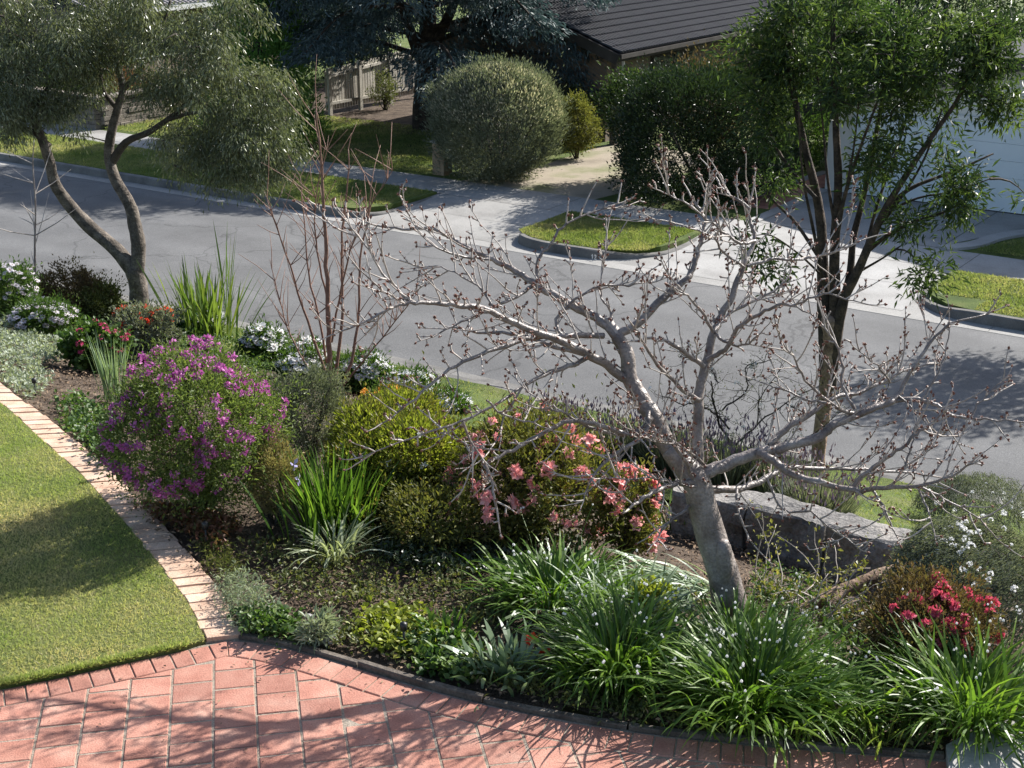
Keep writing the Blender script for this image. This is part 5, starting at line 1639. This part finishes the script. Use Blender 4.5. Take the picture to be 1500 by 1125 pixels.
P, u = on_shell(c, rad, 30, 26, .25, lambda u: (u[:, 2] > .2) & (u[:, 0] > -.3), 1.1); place('geranium_head', FL['magenta'], P, u + EZ, b_)
clump('garlic_chives', 'upright tube leaved clump left of the purple bush', 'plant', 168, 588, 55, (.45, .75), .012, M['lf_strap_blue'], (78, 90), (2, 18), .05)
t_, b, tips = clump('sword_leaf_clump', 'tall sword leaved clump with white daisies at its foot', 'plant', 305, 492, 130, (.7, 1.35), .03, M['lf_iris'], (62, 88), (3, 22), .22)
clump('seedling_spike', 'lone tall leaf shoot rising out of the sword leaves', 'plant', 335, 470, 9, (1.2, 1.7), .02, M['lf_iris'], (82, 89), (2, 10), .04)

# grey sapling
b = gp(53, 462)
t_ = thing('bare_sapling', 'thin bare grey sapling standing among the marguerites', 'sapling', b)
m_ = MB(); P = trace([(54, 466), (52, 420), (51, 360), (52, 300), (48, 240), (50, 205)], b[1], .1); m_.tube(P, np.linspace(.022, .006, len(P)), 7); m_.build('trunk', M['bark_cherry'], t_, True)
m_ = MB()
for k in range(16):
    i = rng.integers(6, len(P)); d_ = nrm(np.array([rng.normal(), rng.normal(), .9 * rng.random()])); L = rng.uniform(.25, .8)
    m_.tube([P[i], P[i] + d_ * L * .5 + EZ * .03, P[i] + d_ * L + EZ * .15 * L], [.010, .007, .003], 4)
m_.build('twigs', M['twig_pale'], t_, True, kind='stuff')

# white daisies along the bank
for k, (x, y, w_, h_, lab) in enumerate([(385, 505, 70, 56, 'white daisy patch just right of the sword leaves'), (450, 535, 80, 62, 'white daisy patch around the red stemmed shrub'), (525, 548, 90, 62, 'white daisy patch between red stems and orange flowers'), (600, 566, 80, 52, 'white daisy patch on the bank above the orange flowers'), (290, 470, 70, 44, 'white daisy patch behind the sword leaves'), (655, 590, 70, 40, 'small white daisy patch nearest the pink azalea')]):
    b_, c, rad, C = mound('daisy_patch', lab, 'flowering plant', (x - w_ / 2 - 5, y - h_ / 2, x + w_ / 2 + 5, y + h_ / 2), .075, 4200, M['lf_green'], 40 + k, tpl(.28), depth=.9, rnd=.7)
    P, u = on_shell(c, rad, 125, 40 + k, .25, lambda u: u[:, 2] > .1, 1.12); place('daisy', FL['daisy'], P, u * .3 + EZ * .9 + np.array([.12, -.15, 0]), b_, .9, 1.4, .3)

# red stemmed leafless shrub
b = gp(487, 572)
t_ = thing('red_stemmed_shrub', 'leafless multi stemmed shrub with reddish stems among white daisies', 'shrub', b)
for pts, a, bb in [([(484, 580), (482, 520), (481, 450), (478, 370), (474, 300), (470, 230), (462, 160)], .042, .008), ([(490, 576), (497, 510), (502, 440), (500, 360), (508, 280), (512, 220)], .026, .006), ([(494, 576), (515, 530), (525, 460), (528, 380), (540, 310), (545, 260)], .024, .006), ([(482, 560), (462, 500), (440, 440), (425, 390), (405, 330), (392, 290)], .020, .005), ([(484, 560), (470, 480), (452, 400), (446, 330), (440, 260)], .018, .005), ([(486, 500), (500, 420), (520, 350), (545, 300), (575, 250)], .015, .004), ([(480, 440), (465, 370), (462, 290), (478, 220)], .014, .004), ([(498, 570), (540, 520), (580, 470), (610, 430)], .014, .004), ([(480, 570), (452, 540), (425, 490), (410, 440), (395, 380)], .014, .004)]:
    P = trace(pts, b[1], rng.uniform(-.5, .5)); P = P + rng.normal(size=P.shape) * .006
    m_ = MB(); m_.tube(P, np.linspace(a, bb, len(P)), 7); st_o = m_.build('stem', M['bark_red'], t_, True)
    m_ = MB()
    for q in range(18):
        i = rng.integers(len(P) // 3, len(P)); d_ = nrm(np.array([rng.normal() * .6, rng.normal() * .5, 1.0])); L = rng.uniform(.2, .7)
        m_.tube([P[i], P[i] + d_ * L * .5 + rvec(1)[0] * .02, P[i] + d_ * L], [.006, .0045, .0022], 4)
    m_.build('twigs', M['bark_red'], st_o, True, kind='stuff')

# purple flowered milkwort
b_, c, rad, C = bush('purple_milkwort_bush', 'large round bush crowded with purple pink flowers beside the brick strip', 'flowering bush', (164, 496, 440, 772), .036, 32000, M['lf_milk'], seed=51, ncl=700, amp=.22, spread=.075, inner=.45, T=tpl(.36), rnd=.8, up=.3, depth=1.2)
f = lambda u: (u[:, 2] > -.55) & ((u[:, 0] < .35) | (u[:, 2] > .0) | (rng.random(len(u)) < .35))
P, u = on_shell(c, rad, 275, 51, .22, f, 1.0, -.6); place('flower_cluster', FL['purple'], P, u + EZ * .4, b_, .8, 1.5)
mound('grey_twiggy_shrub', 'fine grey green twiggy shrub behind the purple bush', 'shrub', (385, 535, 520, 690), .035, 14000, M['lf_greygreen'], 52, tpl(.25), ncl=330, spread=.085, up=.7)
mound('straw_shrub', 'straw coloured thin shrub between purple bush and upright iris clump', 'shrub', (352, 640, 445, 770), .035, 6000, leafmat('lf_straw', [(.10, .08, .04), (.2, .165, .085), (.16, .16, .06)], .35), 53, tpl(.22), ncl=200, spread=.09, up=.6)

# iris clump and variegated tuft
t_, b, tips = clump('upright_iris_clump', 'dark upright narrow leaved iris clump with pale blue flowers', 'plant', 487, 772, 270, (.35, .66), .016, M['lf_strap'], (60, 88), (3, 26), .13)
place('iris_bloom', FL['blue'], np.array([aty(429, 682, b[1] + .05), aty(441, 702, b[1])]), np.tile(EZ, (2, 1)), t_)
clump('variegated_tuft', 'pale striped grassy tuft in front of the upright iris', 'plant', 492, 818, 90, (.25, .45), .011, leafmat('lf_varieg', [(.10, .12, .06), (.22, .25, .15), (.38, .4, .3)], .35), (45, 85), (30, 95), .05)

# lime green azalea, orange flowers
b_, c, rad, C = bush('lime_azalea', 'low spreading lime green azalea left of the pink azalea', 'shrub', (448, 580, 690, 770), .04, 30000, M['lf_azalea'], seed=56, ncl=620, amp=.3, spread=.085, inner=.5, T=tpl(.45), depth=1.25, up=.6)
P, u = on_shell(c, rad, 8500, 56, .3, lambda u: u[:, 2] > .1, .99); leaves('sunlit_top_leaves', P + rng.normal(size=P.shape) * .03, u + EZ * .7 + rvec(len(P)) * .6, rvec(len(P)) + EZ, rng.uniform(.025, .05, len(P)), rng.random(len(P)), tpl(.45), M['lf_lime'], b_)  # lime leaves on top only: sunlit top put into the azalea's own lime colour
P, u = on_shell(c, rad, 18, 56, .3, lambda u: (u[:, 2] > -.2) & (u[:, 1] < .3), 1.03); place('white_bloom', FL['white'], P, u + EZ, b_)
b_, c, rad, C = mound('orange_flowers', 'low orange flowered plants on the bank behind the lime azalea', 'flowering plant', (525, 562, 615, 606), .06, 2600, M['lf_green'], 57, tpl(.25))
P, u = on_shell(c, rad, 46, 57, .25, lambda u: u[:, 2] > .2, 1.08); place('orange_bloom', FL['orange'], P, u * .3 + EZ, b_)
mound('azalea_underside', 'shaded brownish underside of the lime azalea, added as a separate low shrub', 'shrub', (550, 700, 700, 815), .04, 4200, M['lf_azalea'], 58, tpl(.45), ncl=110, spread=.17, depth=1.1, lump=7)  # added low shrub standing in for the lime azalea's shaded underside

# pink azalea
b_, c, rad, C = bush('pink_azalea', 'sprawling salmon pink azalea left of the cherry trunk', 'flowering shrub', (640, 578, 905, 815), .045, 17000, M['lf_azalea'], seed=61, ncl=330, amp=.35, spread=.08, inner=.7, T=tpl(.42), lump=17, depth=1.05, up=.4, nstem=40)
P, u = on_shell(c, rad, 56, 61, .35, lambda u: (u[:, 2] > -.3) & (u[:, 1] < .5), 1.0, -.4, 17); place('flower_truss', FL['pink'], P, u + EZ * .3, b_, .55, 1.15)
b2_, c, rad, C = bush('pink_azalea', 'smaller low arm of salmon pink azalea over the strap leaves', 'flowering shrub', (855, 690, 978, 830), .042, 4200, M['lf_azalea'], seed=62, ncl=130, amp=.4, spread=.10, inner=.6, T=tpl(.42), depth=.8, nstem=18)
P, u = on_shell(c, rad, 22, 62, .4, lambda u: (u[:, 2] > -.5) & (u[:, 1] < .5), 1.0, -.5); place('flower_truss', FL['pink'], P, u + EZ * .3, b2_, .7, 1.2)

# lavender
def lavender(label, box, seed, n=900, mat='lf_greygreen', ns=170, grp=None):
    c, rad = ebox(*box, depth=.8)
    g = float(ground(c[0], c[1]))
    t_ = thing('lavender_bush', label, 'lavender', (c[0], c[1], g), grp)
    a_ = rng.uniform(0, 2 * math.pi, n); q = rng.random(n) ** .5
    B = np.c_[c[0] + np.cos(a_) * q * rad[0] * .7, c[1] + np.sin(a_) * q * rad[1] * .7, np.full(n, 0.)]; B[:, 2] = ground(B[:, 0], B[:, 1])
    hgt = (c[2] + rad[2] - g)
    tips = blades('foliage', B, hgt * rng.uniform(.55, .95, n) * (1 - .3 * q), .012, np.radians(rng.uniform(60, 88, n)), np.radians(rng.uniform(0, 25, n)), M[mat], t_, az=a_, k=3)
    P = tips[rng.integers(0, n, ns)] + EZ * rng.uniform(.0, .12, (ns, 1)) * hgt * 2
    leaves('flower_spikes', P, np.c_[rng.normal(size=(ns, 2)) * .2, np.ones(ns)], rvec(ns), rng.uniform(.05, .075, ns), rng.random(ns), tpl(.35), M['pt_lavender'], t_)
for k, bx in enumerate([(850, 585, 960, 690), (930, 590, 1050, 710), (1010, 610, 1120, 735), (1085, 630, 1190, 750), (1150, 665, 1245, 790)]):
    lavender(['grey lavender bush right of the pink azalea', 'grey lavender bush behind the leaning cherry limb', 'grey lavender bush behind the cherry fork', 'grey lavender bush behind the rock wall, middle of the row', 'grey lavender bush at the grass end of the rock wall'][k], bx, 70 + k, 1300, ns=260, grp='lavender row behind the rock wall')
lavender('dark purple lavender behind the pink azalea', (770, 575, 850, 660), 76, 700, 'lf_bronze', 240)

# low rock wall
def rock_wall():
    path = smooth_path(np.array([atz(a, b, -.55)[:2] for a, b in [(985, 745), (1060, 752), (1130, 770), (1200, 792), (1260, 812), (1330, 826)]]), 18)
    n = len(path); tg = nrm(np.gradient(path, axis=0)); nm = np.c_[-tg[:, 1], tg[:, 0]]
    wl = thing('rock_wall', 'low rough grey rock wall behind the cherry trunk', 'garden wall', (*path[n // 2], float(ground(*path[n // 2]))))
    cuts = [0, 30, 61, n - 1]
    prof = [(-.175, -.3)] + [(-.175, f) for f in np.linspace(.0, .9, 8)] + [(-.165, .97), (-.14, 1.0), (-.07, 1.0), (0, 1.0), (.07, 1.0), (.14, .99), (.165, .95), (.175, .5), (.175, -.3)]
    for a, b in zip(cuts[:-1], cuts[1:]):
        idx = np.arange(a, b + 1); m = len(idx); pr = []
        h0 = .45 + rng.normal() * .015
        base = ground(path[idx, 0], path[idx, 1])
        hv = h0 + (vnoise(path[idx], 2.5, 71) - .5) * .05
        for o, hf in prof:
            z = base + hv * hf
            q = np.c_[path[idx] + nm[idx] * o, z]
            nz1 = vnoise(q, 6, 72) - .5; nz2 = vnoise(q, 18, 73) - .5; nz3 = np.round(vnoise(q, 4, 74) * 4) / 4 - .5
            amp = .07 * nz1 + .03 * nz2 + .05 * nz3
            if abs(o) > .15: q[:, :2] += nm[idx] * (amp * np.sign(o))[:, None]
            else: q[:, 2] += amp * .5
            sh = np.zeros(m); sh[0], sh[-1] = .01, -.01
            q[:, :2] += tg[idx] * sh[:, None]
            pr.append(q)
        V = np.vstack(pr); F = []
        for k in range(len(prof) - 1):
            i = k * m + np.arange(m - 1); F.append(np.stack([i, i + 1, i + m + 1, i + m], -1))
        e0 = [k * m for k in range(len(prof))]; e1 = [k * m + m - 1 for k in range(len(prof))]
        F3 = [(e0[0], e0[k], e0[k + 1]) for k in range(1, len(prof) - 1)] + [(e1[0], e1[k + 1], e1[k]) for k in range(1, len(prof) - 1)]
        build('rock', V, [np.array(F3), np.vstack(F)], M['rock'], wl, False)
rock_wall()

# weeping white flowered shrub with a low brown trunk
def weeper(label, box, n, seed, nsp, dens=1.0, cover=None):
    c, rad = ebox(*box, depth=.9)
    g = float(ground(c[0], c[1]))
    t_ = thing('weeping_shrub', label, 'shrub', (c[0], c[1], g))
    u = rvec(n); u = u[u[:, 2] > -.1]; m = len(u)
    B = c + u * rad * (lobes(u, 14, .3, seed) * (1 - .4 * rng.random(m) ** 2))[:, None]
    a_ = np.arctan2(u[:, 1], u[:, 0]) + rng.normal(size=m) * .5
    k = 7; LP, LD = [], []
    st = MB()
    for i in range(0, m):
        L = rng.uniform(.15, .35); h = np.array([math.cos(a_[i]), math.sin(a_[i]), 0]); q = np.linspace(0, 1, 5)[:, None]
        P = B[i] + h * L * .55 * q + EZ * (.06 * q - L * .95 * q * q)
        if i % 6 == 0: st.tube(P, np.linspace(.003, .0015, 5), 3, cap=False)
        qq = rng.random((26, 1)); LP.append(B[i] + h * L * .55 * qq + EZ * (.06 * qq - L * .95 * qq * qq) + rng.normal(size=(26, 3)) * .014); LD.append(np.tile(h * .4 - EZ * .5, (26, 1)))
    LP, LD = np.vstack(LP), np.vstack(LD) + rvec(len(LP) if isinstance(LP, np.ndarray) else 1) * .9
    ok = LP[:, 2] > ground(LP[:, 0], LP[:, 1]) + .01
    LP, LD = LP[ok], LD[ok]
    leaves('foliage', LP, LD, rvec(len(LP)), rng.uniform(.012, .026, len(LP)), rng.random(len(LP)), tpl(.4), M['lf_greygreen'], t_)
    st.build('weeping_twigs', M['bark_dark'], t_, True, kind='stuff')
    P, uu = on_shell(c, rad, nsp, seed, .3, cover or (lambda u: u[:, 2] > .0), 1.0, lump=0)
    place('blossom_spray', FL['spray'], P, uu + EZ * .5, t_, .35, .8)
    return t_, c
w1, c = weeper('weeping grey green shrub with frosty white blossom above the crimson azalea', (1300, 745, 1590, 965), 4200, 81, 100, cover=lambda u: (u[:, 2] > .0) & ((u[:, 0] < -.2) | (rng.random(len(u)) < .3)))
m_ = MB(); P = trace([(1150, 905), (1185, 888), (1230, 868), (1275, 850), (1320, 838), (1370, 832)], gp(1165, 900)[1] + .1, .5); m_.tube(P, np.linspace(.035, .07, len(P)), 10, rough=.25); m_.build('trunk', M['bark_log'], w1, True)
m_ = MB(); P = trace([(1235, 868), (1215, 890), (1195, 930)], gp(1165, 900)[1] + .2, -.2); m_.tube(P, np.linspace(.03, .012, len(P)), 7, rough=.15); m_.build('limb', M['bark_log'], w1, True)
weeper('smaller weeping shrub with a few white blossoms on the grass near the kerb', (1345, 690, 1500, 790), 1700, 82, 34)

# crimson azalea
b_, c, rad, C = bush('crimson_azalea', 'dark azalea with crimson flowers under the weeping shrub', 'flowering shrub', (1240, 835, 1490, 1010), .035, 12000, M['lf_bronze'], seed=83, ncl=330, amp=.3, spread=.08, inner=.55, T=tpl(.42), depth=.8)
P, u = on_shell(c, rad, 42, 83, .3, lambda u: (u[:, 2] > -.2) & (u[:, 1] < .5) & (u[:, 0] > -.6), 1.0); place('flower_truss', FL['crimson'], P, u + EZ * .3, b_, .45, .95)

# contorted little plum with white blossom behind the cherry
b = gp(1090, 720)
t_ = thing('plum_sapling', 'small crooked tree with scattered white blossom behind the cherry', 'sapling', b)
tips = []
for pts, a, bb in [([(1092, 725), (1085, 680), (1075, 640), (1060, 600), (1050, 560)], .022, .008), ([(1078, 650), (1110, 620), (1150, 590), (1200, 565)], .012, .004), ([(1070, 630), (1040, 600), (1005, 590), (960, 575)], .012, .004), ([(1060, 600), (1090, 570), (1085, 540), (1120, 520)], .010, .004), ([(1110, 620), (1120, 580), (1150, 545)], .008, .003), ([(1085, 680), (1130, 660), (1180, 640), (1240, 600)], .010, .003), ([(1050, 560), (1030, 530), (990, 520)], .008, .003), ([(1150, 590), (1190, 600), (1240, 570), (1300, 560)], .007, .003)]:
    P = trace(pts, b[1], rng.uniform(-.4, .6), 5); P = P + np.cumsum(rng.normal(size=P.shape) * .012, axis=0)
    m_ = MB(); m_.tube(P, np.linspace(a, bb, len(P)), 6); lm = m_.build('limb', M['bark_black'], t_, True)
    m_ = MB()
    for q in range(26):
        i = rng.integers(2, len(P)); d_ = rvec(1)[0] + EZ * .2; L = rng.uniform(.08, .35)
        Q = [P[i]];
        for s_ in range(4): d_ = nrm(d_ + rvec(1)[0] * .6); Q.append(Q[-1] + d_ * L / 4)
        m_.tube(Q, np.linspace(.004, .0018, 5), 4); tips.append(Q[-1]); tips.append(Q[2])
    m_.build('twigs', M['bark_dark'], lm, True, kind='stuff')
tips = np.array(tips)
sel = tips[rng.permutation(len(tips))[:46]]
place('plum_blossom', FL['blossom'], sel, np.tile(EZ, (len(sel), 1)), t_, .7, 1.2, 1.0)
P = tips[rng.integers(0, len(tips), 1500)] + rng.normal(size=(1500, 3)) * .03
leaves('leaf_buds', P, rvec(1500) + EZ, rvec(1500), rng.uniform(.012, .03, 1500), rng.random(1500), tpl(.4), M['lf_olive'], t_)

# strap leaved snowflake clumps round the cherry
def snowflake(label, px, py, n, L, spread, nb=70, mat='lf_strap', pitch=(45, 85), droop=(40, 120), lean=None, az=None):
    t_, b, tips = clump('snowflake_clump', label, 'plant', px, py, n, L, .015, M[mat], pitch, droop, spread, 'snowflake clumps around the cherry', lean, az, 7)
    if nb:
        m_, q_ = MB(), MB()
        bell = [np.array([(math.cos(a) * r_, math.sin(a) * r_, z) for a in np.arange(6) / 6 * 2 * math.pi]) for r_, z in ((.003, 0), (.0085, -.006), (.010, -.016))]
        bV = np.vstack(bell); bF = [(i * 6 + k, i * 6 + (k + 1) % 6, i * 6 + 6 + (k + 1) % 6, i * 6 + 6 + k) for i in range(2) for k in range(6)]
        for k in range(int(nb * .28)):
            u = rng.normal(size=2) * spread * .8; B = np.array([b[0] + u[0], b[1] + u[1], b[2]]); d_ = np.array([u[0], u[1], 0]) / (spread + .01) * .28 + rng.normal(size=3) * .04
            Lh = L[1] * rng.uniform(.75, 1.05); tp = B + d_ * Lh * 1.6 + EZ * Lh * .8
            m_.tube([B, (B + tp) / 2 + EZ * Lh * .1, tp], [.003, .0025, .002], 3)
            for _ in range(rng.integers(1, 3)):
                q_.add(bV * rng.uniform(.6, .85) + tp + rng.normal(size=3) * .012, None, bF, rng.random())
        m_.build('flower_stalks', M['lf_strap'], t_, False, kind='stuff')
        q_.build('bells', M['pt_white'], t_, False, kind='stuff')
    return t_
snowflake('strap leaved clump in front of the pink azalea', 812, 880, 420, (.3, .5), .15, 45)
snowflake('big arching strap leaved clump beside the red blooms, spilling over the edging', 905, 985, 520, (.34, .58), .13, 95)
snowflake('big strap leaved clump spilling onto the drive in front of the cherry trunk', 1098, 1035, 620, (.36, .62), .16, 95)
snowflake('flattened blue grey strap leaves just left of the cherry trunk', 1005, 862, 330, (.35, .55), .12, 0, 'lf_strap_blue', (20, 60), (40, 90), None, math.radians(215))
snowflake('strap leaved tuft close against the cherry trunk foot', 1080, 958, 260, (.28, .45), .12, 45)
snowflake('blue grey strap leaves behind the big arching clump', 915, 905, 220, (.3, .45), .13, 20, 'lf_strap_blue', (30, 75), (30, 90))
snowflake('spreading dark strap leaved clump over the concrete corner', 1425, 1055, 520, (.4, .68), .15, 80, 'lf_strap', (35, 82), (30, 95))
snowflake('thin strap leaved tuft beside the big clump on the drive edge', 1215, 1050, 200, (.25, .42), .12, 25)
clump('grass_tuft', 'sparse upright grassy tuft by the end of the timber edging', 'plant', 1290, 1075, 60, (.18, .32), .012, M['lf_iris'], (60, 88), (10, 40), .1)
clump('grass_tuft', 'dark leaf tuft behind the snowflake clumps under the azalea', 'plant', 985, 775, 60, (.2, .36), .016, M['lf_strap'], (40, 80), (20, 60), .08)

# smaller plants along the edging
mound('lime_plant', 'small bright lime green plant between the strap leaves', 'plant', (925, 848, 985, 905), .04, 900, M['lf_lime'], 91, tpl(.5), ncl=60)
mound('silver_rosette', 'grey toothed rosette beside the white pebble', 'plant', (440, 890, 495, 945), .07, 380, M['lf_silver'], 94, tpl(.2), ncl=30)
clump('lambs_ear', 'grey green broad strap leaves left of the red blooms', 'plant', 745, 985, 95, (.16, .27), .026, M['lf_strap_blue'], (45, 88), (10, 60), .11)
clump('lambs_ear', 'short green strap rosette behind the strawberry plants', 'plant', 655, 935, 50, (.12, .2), .022, M['lf_strap'], (45, 85), (10, 50), .08)
b = gp(790, 975)
t_ = thing('red_blooms', 'two bright red blooms on short stalks by the strap leaves', 'flower', b)
m_ = MB()
tp = np.array([aty(797, 955, b[1]), aty(780, 940, b[1] + .05)])
for q in tp: m_.tube([b, (b + q) / 2 + EZ * .02, q], [.004, .003, .003], 4)
m_.build('stalk', M['lf_strap'], t_, True, kind='stuff'); place('red_bloom', FL['red'], tp, np.tile(EZ, (2, 1)), t_, 1.1, 1.4)
# thin vine and rose canes right of the cherry
b = gp(1180, 900)
t_ = thing('tangled_rose', 'tangle of dry canes with yellowing leaves right of the cherry trunk', 'shrub', b)
m_ = MB(); pts = []
for k in range(46):
    B = b + np.append(rng.normal(size=2) * .22, 0); d_ = nrm(np.array([rng.normal(), rng.normal() * .7, 1.1])); L = rng.uniform(.2, .62); Q = [B]
    for s_ in range(6): d_ = nrm(d_ + rvec(1)[0] * .3 - EZ * .1); Q.append(Q[-1] + d_ * L / 6)
    m_.tube(Q, np.linspace(.006, .002, 7), 4); pts += Q[2:]
m_.build('canes', M['twig_pale'], t_, True, kind='stuff'); pts = np.array(pts)
P = pts[rng.integers(0, len(pts), 900)] + rng.normal(size=(900, 3)) * .03
leaves('foliage', P, rvec(900), rvec(900) + EZ, rng.uniform(.02, .05, 900), rng.random(900), tpl(.55), M['lf_gold'], t_)
# shaded ground cover in the middle of the bed
BR = tpl(.8, kind='broad')
cover('silvery feathery herb at the corner of the brick strip', [(318, 850), (345, 845), (395, 890), (405, 925), (352, 925), (330, 890)], 1700, .036, 'lf_silver', .13, 92, tpl(.22))
cover('feathery green weeds at the brick strip below the red leaves', [(285, 795), (320, 790), (352, 830), (345, 862), (318, 848)], 900, .036, 'lf_olive', .13, 93, tpl(.2))
cover('grey leaved ground cover at the left end of the bed', [(-20, 470), (60, 468), (95, 500), (90, 535), (30, 530), (-20, 540)], 3600, .05, 'lf_silver', .16, 27)
cover('low mixed grey green plants beside the bare mulch', [(-20, 535), (50, 530), (75, 560), (40, 590), (10, 565), (-20, 560)], 1500, .045, 'lf_silver', .10, 28)
cover('strawberry like ground cover between the brick strip and purple bush', [(80, 592), (120, 590), (168, 612), (178, 690), (160, 686), (118, 650), (84, 615)], 1500, .042, 'lf_green', .12, 55, BR)
cover('small red and green leaved plants under the purple bush', [(200, 740), (300, 750), (350, 780), (330, 810), (295, 800), (235, 765)], 1300, .045, 'lf_red', .12, 54)
cover('green herb patch behind the timber edging corner', [(345, 915), (390, 895), (440, 915), (440, 938), (380, 935)], 800, .035, 'lf_green', .09, 95, BR)
cover('pale green strawberry plants in the middle of the edging', [(525, 905), (590, 890), (640, 930), (640, 965), (560, 955), (515, 935)], 950, .042, 'lf_lime', .10, 96, BR)
cover('darker strawberry plants right of the pale ones', [(600, 945), (690, 935), (710, 980), (690, 1005), (620, 985)], 1000, .042, 'lf_green', .11, 97, BR)
cover('shaded creeping ground cover in the middle of the bed', [(350, 790), (480, 800), (560, 780), (720, 790), (800, 800), (760, 900), (700, 930), (600, 905), (520, 890), (430, 880), (380, 850)], 3600, .036, 'lf_olive', .08, 5)
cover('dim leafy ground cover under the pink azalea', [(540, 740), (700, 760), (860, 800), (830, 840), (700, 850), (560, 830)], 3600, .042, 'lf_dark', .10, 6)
cover('scattered small weeds along the timber edging', [(420, 930), (560, 955), (700, 1000), (900, 1050), (1000, 1065), (1360, 1098), (1370, 1060), (1200, 1020), (900, 1000), (700, 960), (520, 900)], 5200, .035, 'lf_olive', .07, 7)
cover('leafy undergrowth behind the rock wall and crimson azalea', [(1110, 820), (1250, 880), (1400, 950), (1480, 1010), (1300, 1040), (1180, 960), (1100, 900)], 4200, .04, 'lf_green', .10, 8)
cover('mixed green undergrowth along the street side of the bed', [(-20, 470), (100, 480), (260, 520), (400, 555), (400, 510), (200, 460), (0, 430)], 6500, .05, 'lf_green', .16, 9)
# path lights on black stakes, pale pebbles
low_stake(52, 577, .16, 'black garden light stake in the bare mulch')
low_stake(168, 697, .22, 'black garden light stake at the left foot of the purple bush')
low_stake(303, 800, .19, 'black garden light stake among the red leaves')
low_stake(592, 948, .17, 'black garden light stake among the strawberry plants')
def pebble(px, py, r_, lab):
    b = gp(px, py); u = rvec(14)
    V = [];
    for i, (lat, nn_) in enumerate(((-.5, 6), (.1, 8), (.6, 6))):
        for k in range(nn_): a = 2 * math.pi * k / nn_; V.append([math.cos(a) * math.cos(lat) * r_ * rng.uniform(.9, 1.2), math.sin(a) * math.cos(lat) * r_ * .7, math.sin(lat) * r_ * .5])
    import bmesh
    bm = bmesh.new()
    for v in V + [[0, 0, r_ * .5], [0, 0, -r_ * .4]]: bm.verts.new(v)
    bmesh.ops.convex_hull(bm, input=bm.verts[:]); me = bpy.data.meshes.new('pebble'); bm.to_mesh(me); bm.free(); me.materials.append(M['concrete_pale'])
    tag(link('pebble', me, None, b + EZ * r_ * .3), lab, 'stone')
pebble(482, 941, .05, 'flat pale pebble beside the grey rosette')
pebble(452, 905, .035, 'small pale pebble in the mulch behind the grey rosette')
